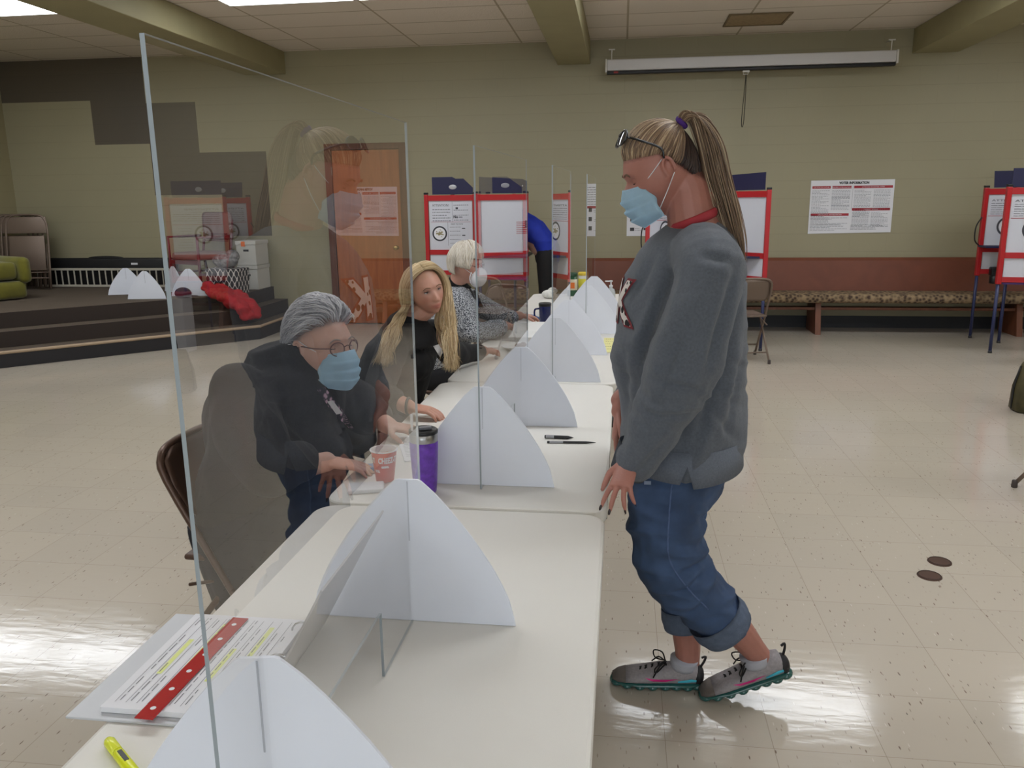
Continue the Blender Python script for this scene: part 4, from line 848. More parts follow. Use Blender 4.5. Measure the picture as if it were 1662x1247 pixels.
# ------------------------------------------------------------------ figures: tools
def blob(name, bm, m, parent=None, voxel=.008, smooth=4, fn=None, sf=.5):
    """remesh overlapping closed pieces into one continuous surface, then shape it with fn(co, normal) -> offset"""
    me = bpy.data.meshes.new('tmp'); bmesh.ops.recalc_face_normals(bm, faces=bm.faces[:]); bm.to_mesh(me); bm.free()
    o = bpy.data.objects.new('tmp', me); COL.objects.link(o)
    r = o.modifiers.new('r', 'REMESH'); r.mode = 'VOXEL'; r.voxel_size = voxel
    if smooth: s = o.modifiers.new('s', 'SMOOTH'); s.factor = sf; s.iterations = smooth
    dg = bpy.context.evaluated_depsgraph_get(); dg.update()
    nm = bpy.data.meshes.new_from_object(o.evaluated_get(dg)); bpy.data.objects.remove(o); bpy.data.meshes.remove(me)
    if fn:
        nr = [v.normal.copy() for v in nm.vertices]
        for v, n in zip(nm.vertices, nr): v.co = v.co+fn(v.co, n)
    for mm in (m if isinstance(m, (list, tuple)) else [m]): nm.materials.append(mm)
    for p in nm.polygons: p.use_smooth = True
    ob = bpy.data.objects.new(name, nm); nm.name = name; COL.objects.link(ob)
    if parent: ob.parent = parent; ob.matrix_parent_inverse = Matrix.Translation(-parent.location)
    return ob
def plink(name, bm, m, parent, smooth=True):
    o = link(name, bm, m, parent, smooth); o.matrix_parent_inverse = Matrix.Translation(-root_of(parent).location); 
    if parent.parent: o.matrix_parent_inverse = Matrix.Identity(4)
    return o
def root_of(o):
    while o.parent: o = o.parent
    return o
def folds(amp, s, stretch=(1, 1, 1), seed=0, lo=-9):
    def f(co, n):
        if co.z < lo: return V((0, 0, 0))
        q = V((co.x*stretch[0]*s+seed, co.y*stretch[1]*s, co.z*stretch[2]*s))
        a = noise.noise(q); b_ = noise.noise(q*2.1+V((5, 3, 1)))
        return n*((1-abs(a)*2.2)*amp*.7+b_*amp*.5)
    return f
def ring_loft(bm, rings, seg=28, pw=1.0):
    """rings: (center, rx vector, ry vector)"""
    vs = []
    for c, ax, ay in rings:
        vs.append([bm.verts.new(V(c)+V(ax)*math.cos(2*PI*k/seg)+V(ay)*math.sin(2*PI*k/seg)) for k in range(seg)])
    for A, B in zip(vs, vs[1:]):
        for k in range(seg): bm.faces.new((A[k], A[(k+1) % seg], B[(k+1) % seg], B[k]))
    bm.faces.new(vs[0][::-1]); bm.faces.new(vs[-1])
def limb(bm, pts, rs, seg=14, sm=4):
    tube(bm, pts, list(rs), seg, sm)
    for i in (0, -1):
        ell(bm, pts[i], (rs[i],)*3, u=12, v=8)
def frame(pos, fwd, up=(0, 0, 1), roll=0, s=1.0):
    f = V(fwd).normalized(); x = f.cross(V(up)).normalized(); u = x.cross(f)
    if roll: R_ = Matrix.Rotation(roll, 3, f); x = R_ @ x; u = R_ @ u
    return Matrix.Translation(pos) @ Matrix((x, f, u)).transposed().to_4x4() @ Matrix.Diagonal((s, s, s, 1))
def g(a, s): return math.exp(-(a/s)**2)
def sstep(a): a = max(0, min(1, a)); return a*a*(3-2*a)
def head_pt(d, jaw=1.0, nose=1.0, full=0.0):
    x, y, z = d[0]*.0765, d[1]*.094, d[2]*.117
    lo = sstep((-.012-z)/.10)
    x *= 1-.30*lo*jaw+full*.08*lo
    if y < 0: y *= 1-.42*sstep((-.03-z)/.08)
    if y > 0:
        fr = sstep(y/.05)
        y += fr*(.024*g(z+.098, .034)*g(x, .036)+.010*g(z+.055, .04)*g(x, .045))
        y += -.010*fr*g(z-.085, .04)*.4
        # nose
        t = (.018-z)/.050
        if 0 < t < 1.35: prof = sstep(t)*(1 if t < 1 else sstep((1.35-t)/.35))
        else: prof = 0
        y += fr*nose*.0235*prof*g(x, .0085+.0045*max(0, min(1, t)))
        y += fr*nose*.007*g(abs(x)-.012, .006)*g(z+.034, .007)
        y -= fr*.0085*g(abs(x)-.031, .017)*g(z-.006, .012)
        y -= fr*.006*g(x, .012)*g(z-.012, .012)
        y += fr*.0045*g(z-.026, .010)*g(abs(x)-.028, .026)
        y += fr*.005*g(abs(x)-.040, .018)*g(z+.030, .020)
        y += fr*(.0062*g(x, .021)*(g(z+.0600, .0052)+1.1*g(z+.0725, .0055))-.004*g(x, .024)*g(z+.0662, .0026)-.004*g(x, .022)*g(z+.084, .007)+.005*g(x, .018)*g(z+.103, .010))
        y -= fr*.003*g(x, .003)*g(z+.048, .008)
    return V((x, y, z))
def add_head(bm, M, **k):
    n, m_ = 110, 90; vs = []
    for i in range(m_+1):
        th = PI*i/m_; row = []
        for j in range(n):
            ph = 2*PI*j/n; d = (math.sin(th)*math.cos(ph), math.sin(th)*math.sin(ph), math.cos(th))
            if i in (0, m_) and j: row.append(row[0]); continue
            row.append(bm.verts.new(M @ head_pt(d, **k)))
        vs.append(row)
    for i in range(m_):
        for j in range(n):
            q = [vs[i][j], vs[i+1][j], vs[i+1][(j+1) % n], vs[i][(j+1) % n]]; u = []
            for w in q:
                if w not in u: u.append(w)
            if len(u) > 2: bm.faces.new(u)
    for s in (-1, 1):
        pts = [V((s*(.0735+.006*math.sin(a*.5)), -.010+.013*math.cos(a), .000+.026*math.sin(a))) for a in [math.radians(w) for w in range(-60, 240, 25)]]
        pts = [V((s*.071, .003, -.024))]+[p+V((s*.006, -.004, 0)) for p in pts]
        tube(bm, [M @ p for p in pts], .0048*M.to_scale().x, 8, 2)
        ell(bm, M @ V((s*.074, -.010, -.001)), (.005, .014, .024), M.to_3x3().normalized())
def paint(o, fn):
    me = o.data; a = me.color_attributes.new('tone', 'FLOAT_COLOR', 'POINT')
    for i, v in enumerate(me.vertices): a.data[i].color = (*fn(v.co), 1)
def skin_mat(name, rgb, rough=.5):
    m = mat(name, rgb, rough, noise_s=30, noise_a=.04, bump=.06, bump_s=250); nt = m.node_tree; N = nt.nodes; L = nt.links; b = N['Principled BSDF']
    src = b.inputs['Base Color'].links[0].from_socket; at = N.new('ShaderNodeAttribute'); at.attribute_name = 'tone'
    mx = N.new('ShaderNodeMix'); mx.data_type = 'RGBA'; mx.blend_type = 'MULTIPLY'; mx.inputs[0].default_value = 1; L.new(src, mx.inputs[6]); L.new(at.outputs['Color'], mx.inputs[7]); L.new(mx.outputs[2], b.inputs['Base Color'])
    b.inputs['Subsurface Weight'].default_value = .12; b.inputs['Subsurface Radius'].default_value = (.012, .005, .003); b.inputs['Subsurface Scale'].default_value = 1
    return m
def face_tone(M, lip=(1, .62, .62), lids=.0, blush=.1, scalp=None, hc=(.5, .45, .4)):
    Mi = M.inverted()
    def f(co):
        p = Mi @ co; r = gg = b_ = 1.0
        if p.y > .03 and abs(p.x) < .09 and -.13 < p.z < .13:
            k = g(p.x, .019)**.5*(g(p.z+.0605, .0048)+g(p.z+.0715, .0055)); k = min(1, k*1.1); dkl = .45*g(p.x, .024)*g(p.z+.0662, .0018); r *= 1-dkl; gg *= 1-dkl; b_ *= 1-dkl
            r *= 1-k*(1-lip[0]); gg *= 1-k*(1-lip[1]); b_ *= 1-k*(1-lip[2])
            c = blush*g(abs(p.x)-.043, .02)*g(p.z+.03, .018); gg *= 1-c; b_ *= 1-c
            e = lids*g(abs(p.x)-.031, .016)*g(p.z-.008, .010); r *= 1-e; gg *= 1-e; b_ *= 1-e
        if scalp and p.z > -.12 and p.length < .16:
            d = V((p.x/SK[0], p.y/SK[1], p.z/SK[2])).normalized(); k = 0
            for dz in (-.06, -.02, .02): k += .33*(1 if scalp(V((d.x, d.y, d.z+dz))) else 0)
            if abs(p.x) > .076 and -.03 < p.z < .035 and -.04 < p.y < .02: k = 0
            r *= 1-k*(1-hc[0]); gg *= 1-k*(1-hc[1]); b_ *= 1-k*(1-hc[2])
        return (r, gg, b_)
    return f
def eyes(root, M, skin, iris=(70, 78, 84), closed=.5, brow=(120, 92, 68), lash=True, browth=.0022, s=1.0):
    sc = M.to_scale().x; R3 = M.to_3x3().normalized()
    for sd in (-1, 1):
        c = V((sd*.031, .0680, .005)); b = NB(); ell(b, M @ c, (.0122*sc,)*3, R3, 24, 16); ob = plink('eyeball', b, mat('eye_white', (206, 200, 196), .2), root)
        b = NB(); dn = V((.0, 1, -.25*closed-.05)).normalized(); ell(b, M @ (c+dn*.0083), (.0058*sc, .0042*sc, .0058*sc), R3, 18, 10); ir = plink('iris', b, mat('iris_%d' % iris[0], iris, .15), ob)
        # upper lid: part of a slightly larger sphere
        b = NB(); rr = .0134; n1, n2 = 14, 10; vs = []; low = -.012+.020*(1-closed)
        lim = math.asin(max(-.95, min(.9, (.30-closed*1.0))))
        for i in range(n2+1):
            el = lim+(math.radians(88)-lim)*i/n2; row = []
            for j in range(n1+1):
                az = math.radians(-80+160*j/n1); row.append(b.verts.new(M @ (c+V((rr*math.cos(el)*math.sin(az)*1.12, rr*math.cos(el)*math.cos(az), rr*math.sin(el))))))
            vs.append(row)
        for i in range(n2):
            for j in range(n1): b.faces.new((vs[i][j], vs[i][j+1], vs[i+1][j+1], vs[i+1][j]))
        lash_pts = [v.co.copy() for v in vs[0][2:-2]]; ld = plink('eyelid', b, skin, root); paint(ld, lambda co: (.92, .86, .86))
        if lash:
            b = NB(); tube(b, [p+M.to_3x3() @ V((0, .0006, 0)) for p in lash_pts], .0011*sc*s, 6); plink('eyelashes', b, mat('lash_dark', (34, 24, 22), .7), ld)
        b = NB(); pts = [V((sd*x, .0925-abs(x-.020)*.32, z)) for x, z in ((.013, .023), (.022, .027), (.034, .029), (.045, .024), (.051, .019))]
        tube(b, [M @ p for p in pts], [browth*.8*sc, browth*1.2*sc, browth*1.2*sc, browth*sc, browth*.4*sc], 6, 3); plink('eyebrow', b, mat('brow_%d' % brow[0], brow, .9), root)
def strand_mat(name, a, b_, c, rough=.45):
    m = bpy.data.materials.new(name); m.use_nodes = True; nt = m.node_tree; N = nt.nodes; L = nt.links; b = N['Principled BSDF']
    at = N.new('ShaderNodeAttribute'); at.attribute_name = 'strand'; r = N.new('ShaderNodeValToRGB'); e = r.color_ramp.elements
    e[0].color = lin(a); e[1].color = lin(c); e[0].position = 0; e[1].position = 1; k = e.new(.5); k.color = lin(b_)
    L.new(at.outputs['Fac'], r.inputs[0]); L.new(r.outputs[0], b.inputs['Base Color']); b.inputs['Roughness'].default_value = rough; b.inputs['Specular IOR Level'].default_value = .4; MATS[name] = m
    return m
class Locks:
    def __init__(s): s.bm = NB(); s.tone = []; s.lay = s.bm.verts.layers.float.new('strand')
    def add(s, pts, r0, r1, tone, sm=3, flat=.5, seg=6):
        k = len(s.bm.verts); n = len(pts); rs = [r0*.5]+[r0]*(n-2)+[r1] if n > 2 else [r0, r1]
        tube(s.bm, pts, rs, seg, sm, flat=flat); s.bm.verts.ensure_lookup_table()
        for v in s.bm.verts[k:]: v[s.lay] = tone
    def done(s, name, m, root): return plink(name, s.bm, m, root)
SK = (.0775, .0950, .1180)
def skull(M, d, off=0.0):
    d = V(d).normalized(); return M @ V((d.x*(SK[0]+off), d.y*(SK[1]+off)-.004, d.z*(SK[2]+off)))
def slerp(a, b_, t):
    a = V(a).normalized(); b_ = V(b_).normalized(); w = math.acos(max(-1, min(1, a.dot(b_))))
    return a if w < 1e-4 else (a*math.sin((1-t)*w)+b_*math.sin(t*w))/math.sin(w)
def scalp(root, M, m, inside_, off=.004, name='hair_base', tone=.3):
    inside = lambda d: inside_(d) and inside_(V((d.x, d.y, d.z-.17))) and inside_(V((d.x, d.y+.20, d.z)))
    b = NB(); lay = b.verts.layers.float.new('strand'); gm = bmesh.ops.create_uvsphere(b, u_segments=48, v_segments=32, radius=1)
    kill = [f for f in b.faces if not inside(f.calc_center_median().normalized())]; bmesh.ops.delete(b, geom=kill, context='FACES')
    for v in b.verts: v.co = skull(M, v.co, off+.0015*noise.noise(v.co*14)); v[lay] = tone
    return plink(name, b, m, root)
def hand(bm, w, f, n, side, curls=(.5, .5, .5, .5), spread=.10, thumb=.5, s=1.0, splay=None):
    """w wrist, f finger direction, n palm normal (fingers curl towards it), side +1/-1 puts the thumb on f x n * side"""
    f = V(f).normalized(); n = V(n); n = (n-f*n.dot(f)).normalized(); t = f.cross(n)*side
    w = V(w)
    rings = []; tips = []
    for u, hw, th in ((-.015, .026, .020), (.012, .029, .017), (.045, .037, .015), (.078, .039, .0135), (.092, .036, .011)):
        rings.append((w+f*(u*s), t*(hw*s), n*(th*s)))
    ring_loft(bm, rings, 16)
    for i, (off, L_, r) in enumerate(((.0285, .074, .0082), (.0095, .082, .0084), (-.0095, .076, .0080), (-.0275, .060, .0072))):
        base = w+(f*.080+t*off)*s; d = (f+t*((off/.0285)*spread if splay is None else splay[i])).normalized(); pts = [base-d*.015*s, base]; c = curls[i]; p = base.copy(); ang = c*.5
        for k, fr in enumerate((.45, .31, .24)):
            dd = d*math.cos(ang)+n*math.sin(ang); p = p+dd*(L_*fr*s); pts.append(p.copy()); ang += c*.62
        rs = [r*1.05*s, r*1.05*s, r*s, r*.9*s, r*.62*s]; tube(bm, pts, rs, 10, 3)
        ell(bm, pts[-1], (rs[-1],)*3, u=8, v=6); tips.append((pts[-1].copy(), (pts[-1]-pts[-2]).normalized(), n))
    b0 = w+(f*.018+t*.026)*s; d = (f*.62+t*.62+n*.40*thumb).normalized(); p1 = b0+d*.036*s; d2 = (f*.85+t*(.25-.3*thumb)+n*.55*thumb).normalized(); p2 = p1+d2*.030*s; p3 = p2+(d2+n*.2*thumb).normalized()*.024*s
    tube(bm, [b0-d*.008*s, b0+d*.012*s, p1, p2, p3], [.013*s, .0125*s, .0105*s, .0095*s, .0065*s], 10, 3); ell(bm, p3, (.0066*s,)*3, u=8, v=6)
    return tips
def face_mask(root, M, m, ear=True, loopm=None):
    """pleated surgical mask: rows from the nose bridge to under the chin"""
    b = NB(); nu, nv = 30, 36; G = []
    side = [(.053, .066, -.012), (.060, .056, -.034), (.066, .044, -.056), (.066, .048, -.074), (.062, .044, -.094), (.048, .040, -.110)]
    mid = [(0, .110, -.004), (0, .124, -.028), (0, .127, -.052), (0, .125, -.078), (0, .116, -.100), (0, .096, -.122)]
    S_ = catmull(side, 10); C_ = catmull(mid, 10)
    for j in range(nv+1):
        v = j/nv; q = v*(len(S_)-1); k = min(int(q), len(S_)-2); fr = q-k; sp = S_[k]*(1-fr)+S_[k+1]*fr; cp = C_[k]*(1-fr)+C_[k+1]*fr; row = []
        for i in range(nu+1):
            u = i/nu*2-1; a = abs(u); pl = .0042*math.sin(v*PI*2*4.2+.6)*(1-a**4)*(.22 < v < .80)
            x = sp.x*math.copysign(a**.92, u); w = a**2.3; y = cp.y*(1-w)+sp.y*w; z = cp.z*(1-a**1.6)+sp.z*a**1.6
            row.append(M @ V((x, y+pl, z+pl*.8)))
        G.append(row)
    A = [[b.verts.new(p) for p in r] for r in G]
    for j in range(nv):
        for i in range(nu): b.faces.new((A[j][i], A[j+1][i], A[j+1][i+1], A[j][i+1]))
    bmesh.ops.solidify(b, geom=b.faces[:], thickness=.0016)
    o = plink('face_mask', b, m, root); sc = M.to_scale().x
    for s in (-1, 1):
        iu = 0 if s < 0 else nu
        for c, e in ((G[1][iu], M @ V((s*.082, -.006, .026))), (G[26][iu], M @ V((s*.082, -.022, -.018)))):
            b = NB(); mid_ = (c+e)/2+(M.to_3x3() @ V((s*.006, 0, 0))); tube(b, [c, mid_, e], .0013*sc, 6, 3); plink('ear_loop', b, loopm or mat('loop_white', (214, 216, 220), .7), o)
    return o
def specs(root, M, m, lens, z=.0, y=.102, r=.021, up=0, temples=True, rz=1.0, rad=.0016):
    sc = M.to_scale().x; o = None
    for s in (-1, 1):
        b = NB(); pts = [M @ V((s*(.0325)+r*1.15*math.cos(a), y-.010*abs(s*.0325+r*1.15*math.cos(a))/.05*abs(s*.0325+r*1.15*math.cos(a))/.05, z+r*rz*math.sin(a))) for a in [2*PI*k/24 for k in range(24)]]
        tube(b, pts, rad*sc, 6, closed=True); fr = plink('lens_frame', b, m, root)
        b = NB(); cc = b.verts.new(M @ V((s*.0325, y-.003, z))); vs = [b.verts.new(p) for p in pts]
        for k in range(24): b.faces.new((cc, vs[k], vs[(k+1) % 24]))
        plink('lens', b, lens, fr)
        b = NB(); tube(b, [M @ V((s*(.0325+r*1.15), y-.014, z+.004)), M @ V((s*.079, .05, z+.006+up*.3)), M @ V((s*.081, -.004, z+.008+up*.6)), M @ V((s*.080, -.022, z-.012+up*.6))], rad*1.1*sc, 6, 4); plink('temple', b, m, fr)
        if o is None: o = fr
    b = NB(); tube(b, [M @ V((-.011, y, z+.004)), M @ V((0, y+.003, z+.008)), M @ V((.011, y, z+.004))], rad*sc, 6, 3); plink('bridge', b, m, root)
    return o
M_LENS = bpy.data.materials.new('lens_clear'); M_LENS.use_nodes = True
_n = M_LENS.node_tree; _n.nodes.remove(_n.nodes['Principled BSDF']); _t = _n.nodes.new('ShaderNodeBsdfTransparent'); _g = _n.nodes.new('ShaderNodeBsdfGlossy'); _g.inputs['Roughness'].default_value = .05; _m = _n.nodes.new('ShaderNodeMixShader'); _m.inputs[0].default_value = .12
_n.links.new(_t.outputs[0], _m.inputs[1]); _n.links.new(_g.outputs[0], _m.inputs[2]); _n.links.new(_m.outputs[0], _n.nodes['Material Output'].inputs[0])
from mathutils.bvhtree import BVHTree
def project(bm, ob, dirv, off):
    """lay flat pieces on the surface of ob along dirv (None: along the line of sight); pieces that miss are dropped"""
    me = ob.data; T = BVHTree.FromPolygons([v.co for v in me.vertices], [tuple(p.vertices) for p in me.polygons]); miss = []
    for v in bm.verts:
        d = V(dirv).normalized() if dirv is not None else (v.co-V((0, 0, H))).normalized()
        h = T.ray_cast(v.co-d*.6, d)
        if h[0] is not None: v.co = h[0]-d*off
        else: miss.append(v)
    bmesh.ops.delete(bm, geom=miss, context='VERTS')

# ------------------------------------------------------------------ the standing woman
VY = 2.34
def vp(x, y, Y=VY): return aty(x, y, Y)
t = thing('person', 'standing woman in grey sweatshirt and rolled jeans with blonde ponytail and blue mask', 'person', (.2, VY, 0)); VOTER = t
HLn = lambda y: .36+.20*y if y > 0 else (.36+1.05*y if y > -.4 else max(-.62, -.06+1.1*(y+.4)))
hv_in = lambda d: d.z > HLn(d.y)+.04
HM = frame(vp(1070, 277), (-.88, -.09, -.42), (0, 0, 1), 0, 1.02)
SKIN_V = skin_mat('skin_tan', (166, 112, 98))
b = NB(); add_head(b, HM)
neck0 = vp(1120, 345); neck1 = vp(1128, 385)
tube(b, [HM @ V((0, -.03, -.02)), HM @ V((0, -.045, -.07)), neck0, neck1], [.056, .060, .064, .078], 16, 4)
# trunk and limbs under the clothes
limb(b, [vp(1130, 385), vp(1112, 450), vp(1108, 560), vp(1112, 680), vp(1108, 750)], [.07, .11, .11, .10, .09])
limb(b, [vp(1145, 408, 2.46), vp(1100, 560, 2.54), vp(1008, 650, 2.46)], [.05, .045, .032]); limb(b, [vp(1145, 410, 2.17), vp(1108, 590, 2.12), vp(1030, 738, 2.12)], [.05, .045, .03])
limb(b, [vp(1110, 760, 2.42), vp(1085, 890, 2.42), vp(1112, 1015, 2.40), vp(1117, 1088, 2.40)], [.065, .05, .045, .036]); limb(b, [vp(1110, 760, 2.26), vp(1085, 910, 2.27), vp(1185, 1010, 2.31), vp(1233, 1066, 2.358)], [.065, .055, .048, .036])
# near hand hanging at the table edge
wN = vp(1021, 748, 2.08); limb(b, [vp(1030, 738, 2.12), wN], [.03, .027])
TN = hand(b, wN, vp(1003, 800, 2.02)-vp(1018, 754, 2.08), (.45, .85, 0), -1, (.25, .25, .5, .75), .16, .2, .90, splay=(.34, .14, -.12, -.30))
wF = vp(1006, 668, 2.44); limb(b, [vp(1012, 645, 2.46), wF], [.03, .027])
hand(b, wF, vp(996, 722, 2.42)-vp(1004, 672, 2.44), (.9, 0, -.2), 1, (.3, .35, .4, .4), .06, .4, .95)
body = blob('body', b, SKIN_V, t, .0034, 1); paint(body, face_tone(HM, (1, .72, .7), .12, .1, lambda d: d.z > HLn(d.y)-.02, (.42, .38, .36)))
eyes(t, HM, SKIN_V, (80, 70, 60), .84, (104, 80, 62), s=1.5)
b = NB()
for p, d, n in TN: ell(b, p+d*.005-n*.0035, (.0045, .0028, .0085), Matrix((d.cross(n), n, d)).transposed(), 10, 8)
plink('fingernails', b, mat('nail_dark', (44, 30, 34), .25), t)
# sweatshirt
M_SW = mat('sweatshirt_grey', (88, 93, 101), .95, noise_s=160, noise_a=.13, bump=.35, bump_s=700, sheen=.15)
b = NB(); rg = []
for y, xf, xb, ry in ((356, 1106, 1158, .062), (370, 1084, 1176, .10), (390, 1058, 1194, .165), (415, 1037, 1203, .19), (450, 1015, 1206, .20), (500, 1005, 1206, .20), (560, 1002, 1206, .20), (620, 1002, 1206, .21), (680, 1005, 1207, .228), (715, 1012, 1205, .234), (745, 1026, 1194, .228)):
    A = vp(xf, y); B = vp(xb, y); c = (A+B)/2+V((0, .02, 0)); rg.append((c, (B-A)/2, V((0, ry*.90, 0))))
ring_loft(b, rg, 36)
limb(b, [vp(1140, 412, 2.22), vp(1148, 440, 2.14), vp(1134, 520, 2.09), vp(1106, 605, 2.07), vp(1066, 685, 2.08), vp(1032, 742, 2.10)], [.085, .088, .090, .088, .072, .054])
limb(b, [vp(1130, 415, 2.46), vp(1120, 450, 2.52), vp(1085, 560, 2.57), vp(1030, 640, 2.48)], [.085, .088, .078, .05])
def creases(segs):
    S = [(vp(a, b_), vp(c, d), w, h) for a, b_, c, d, w, h in segs]
    def f(co, n):
        if n.y > .4: return V((0, 0, 0))
        k = 0
        for A, B, w, h in S:
            ax, az = B.x-A.x, B.z-A.z; t_ = max(0, min(1, ((co.x-A.x)*ax+(co.z-A.z)*az)/(ax*ax+az*az))); sx_, sz_ = co.x-A.x-ax*t_, co.z-A.z-az*t_; sd_ = math.copysign(math.hypot(sx_, sz_), sx_*az-sz_*ax); e_ = .35+.65*math.sin(PI*t_)
            k += h*e_*(-g(sd_, w)+.7*g(sd_-1.9*w, w*1.2)+.3*g(sd_+1.9*w, w*1.2))
        return n*k
    return f
CR_S = creases([(1168, 430, 1128, 560, .011, .011), (1190, 450, 1152, 610, .012, .010), (1200, 540, 1168, 680, .012, .009), (1160, 560, 1120, 690, .010, .008), (1082, 440, 1040, 575, .011, .011), (1062, 410, 1028, 480, .010, .008), (1100, 480, 1060, 610, .010, .008), (1120, 590, 1058, 575, .009, .008), (1112, 625, 1050, 625, .009, .007), (1072, 660, 1030, 715, .009, .007), (1018, 560, 1010, 690, .010, .008), (1140, 640, 1190, 700, .010, .006), (1120, 400, 1170, 420, .012, .006)])
CR_J = creases([(1140, 885, 1078, 898, .010, .010), (1138, 905, 1082, 928, .010, .010), (1150, 925, 1110, 965, .010, .007), (1040, 790, 1100, 800, .011, .007), (1120, 800, 1148, 840, .010, .007), (1040, 900, 1075, 890, .012, .006), (1120, 975, 1170, 965, .009, .006), (1060, 830, 1130, 862, .012, .005)])
def sw(co, n):
    # long drape folds running down from the shoulder, plus fine ones
    q = V((co.x*6.5-co.z*2.6, co.y*3, co.z*1.3)); a = noise.noise(q+V((3, 1, 2))); r1 = 1-abs(a)*2.6
    q2 = V((co.x*20+co.z*9, co.y*8, co.z*5)); a2 = noise.noise(q2)
    k = .65 if co.z > 1.3 else 1
    off = n*(.014*(max(-.6, r1))*k+.003*a2)
    # creases where the sleeve hangs against the body and bunches at the elbow
    e_ = noise.noise(V((co.x*16+co.z*22, co.y*5, co.z*9))); off += n*(.0045*(1-abs(e_)*3)*g(co.z-1.06, .12))
    return off+CR_S(co, n)
sweat = blob('sweatshirt', b, M_SW, t, .007, 3, sw)
# hem band and cuffs, ribbed and lighter
M_RIB = mat('rib_knit', (104, 110, 120), .95, noise_s=200, noise_a=.1, bump=.4, bump_s=500)
b = NB(); n = 60; top = []; bot = []; e = .010
Af, Bf = vp(1012, 712), vp(1205, 712); cc = (Af+Bf)/2; hx = (Bf-Af).x/2+.004
for k in range(n+1):
    a = 2*PI*k/n; q = V((cc.x+hx*math.cos(a)*.985, cc.y+.02+.220*math.sin(a), 0))
    th = math.cos(a); zt = vp(1100, 712).z+.008 if False else aty(1100, 716, VY).z
    # front part ends a little higher, back part drops lower; slit between them at the near side
    side = math.sin(a) < 0
    drop = .078 if th > .02 else .066
    zb = zt-drop+.018*(abs(th) if th > 0 else abs(th)*.6)
    sl = abs(th-.04) < .05 and side
    top.append((V((cc.x+(q.x-cc.x)*.965, cc.y+.02+(q.y-cc.y-.02)*.955, 0)), zt+.022)); bot.append((q, zb+(.055 if sl else 0)))
for k in range(n):
    (p, z1), (q, z2) = top[k], top[k+1]; (r_, z3), (s_, z4) = bot[k], bot[k+1]
    b.faces.new([b.verts.new(V((v.x, v.y, z))) for v, z in ((r_, z3), (s_, z4), (q, z2), (p, z1))])
bmesh.ops.remove_doubles(b, verts=b.verts[:], dist=.0005); bmesh.ops.solidify(b, geom=b.faces[:], thickness=-.006)
hem = plink('hem_band', b, M_RIB, sweat)
b = NB(); c0 = vp(1040, 728, 2.115); c1 = vp(1018, 768, 2.12); tube(b, [c0, (c0+c1)/2, c1], [.062, .057, .049], 24, 2, cap=False); bmesh.ops.solidify(b, geom=b.faces[:], thickness=.004); plink('cuff', b, M_RIB, sweat)
# red neckband of the shirt underneath
b = NB(); nb = []
for k in range(32):
    a = 2*PI*k/32; ca, sa = math.cos(a), math.sin(a); L_ = vp(1090, 371); R_ = vp(1161, 343); c = (L_+R_)/2; hv = (R_-L_)/2; nb.append(c+hv*ca+V((0, .072*sa, 0)))
tube(b, nb, .0075, 8, closed=True, flat=1.7); plink('red_collar', b, mat('collar_red', (168, 52, 60), .8), t)
# leopard print letter
b = NB(); o_ = vp(1002, 520, 2.12)+V((-.10, -.1, 0)); ux = V((.80, -.60, 0)); uy = V((0, 0, 1)); txt = NB()
T0 = vp(1022, 528, 2.25); dirp = V((.60, .80, 0)); base = T0-dirp*.4
text_into(b, 'K', base, ux, uy, -.105, .003, .118, 0, 1, bold=.010); text_into(txt, 'K', base, ux, uy, -.105, .003, .118, 0, 0, bold=.004)
for q in (b, txt): bmesh.ops.triangulate(q, faces=q.faces[:]); bmesh.ops.subdivide_edges(q, edges=[e for e in q.edges if e.calc_length() > .02], cuts=3, use_grid_fill=True); bmesh.ops.triangulate(q, faces=q.faces[:])
project(b, sweat, dirp, .0035); project(txt, sweat, dirp, .0055)
o1 = plink('letter_outline', b, mat('letter_red', (120, 40, 48), .8), sweat, False)
def leopard():
    m = mat('leopard_cloth', (214, 206, 200), .8); nt = m.node_tree; N = nt.nodes; L = nt.links; tc = N.new('ShaderNodeTexCoord'); v = N.new('ShaderNodeTexVoronoi'); v.inputs['Scale'].default_value = 38; L.new(tc.outputs['Object'], v.inputs['Vector'])
    r = N.new('ShaderNodeValToRGB'); e = r.color_ramp.elements; r.color_ramp.interpolation = 'CONSTANT'; e[0].color = lin((24, 20, 20)); e[1].position = .40; e[1].color = lin((216, 208, 202)); L.new(v.outputs['Distance'], r.inputs[0]); L.new(r.outputs[0], N['Principled BSDF'].inputs['Base Color']); return m
plink('letter_patch', txt, leopard(), o1, False)
# jeans
M_JN = mat('denim', (58, 78, 110), .85, noise_s=9, noise_a=.38, bump=.3, bump_s=900)
b = NB()
limb(b, [vp(1112, 742, 2.36), vp(1104, 770, 2.34)], [.125, .13])
limb(b, [vp(1088, 770, 2.30), vp(1081, 835, 2.28), vp(1084, 890, 2.27), vp(1106, 938, 2.28), vp(1142, 976, 2.29), vp(1170, 1008, 2.30)], [.118, .110, .102, .094, .086, .078])
limb(b, [vp(1094, 770, 2.42), vp(1088, 850, 2.42), vp(1092, 920, 2.42), vp(1104, 975, 2.41), vp(1110, 1000, 2.40)], [.115, .095, .078, .060, .055])
def jn(co, n):
    q = V((co.x*6, co.y*9, co.z*17)); a = noise.noise(q); k = 1.0 if .35 < co.z < .62 else .5
    return n*(.012*k*max(-.5, 1-abs(a)*3)+.003*noise.noise(co*24))+CR_J(co, n)
jeans = blob('jeans', b, M_JN, t, .0075, 4, jn)
M_JL = mat('denim_inside', (124, 138, 162), .9, noise_s=60, noise_a=.12, bump=.3, bump_s=600)
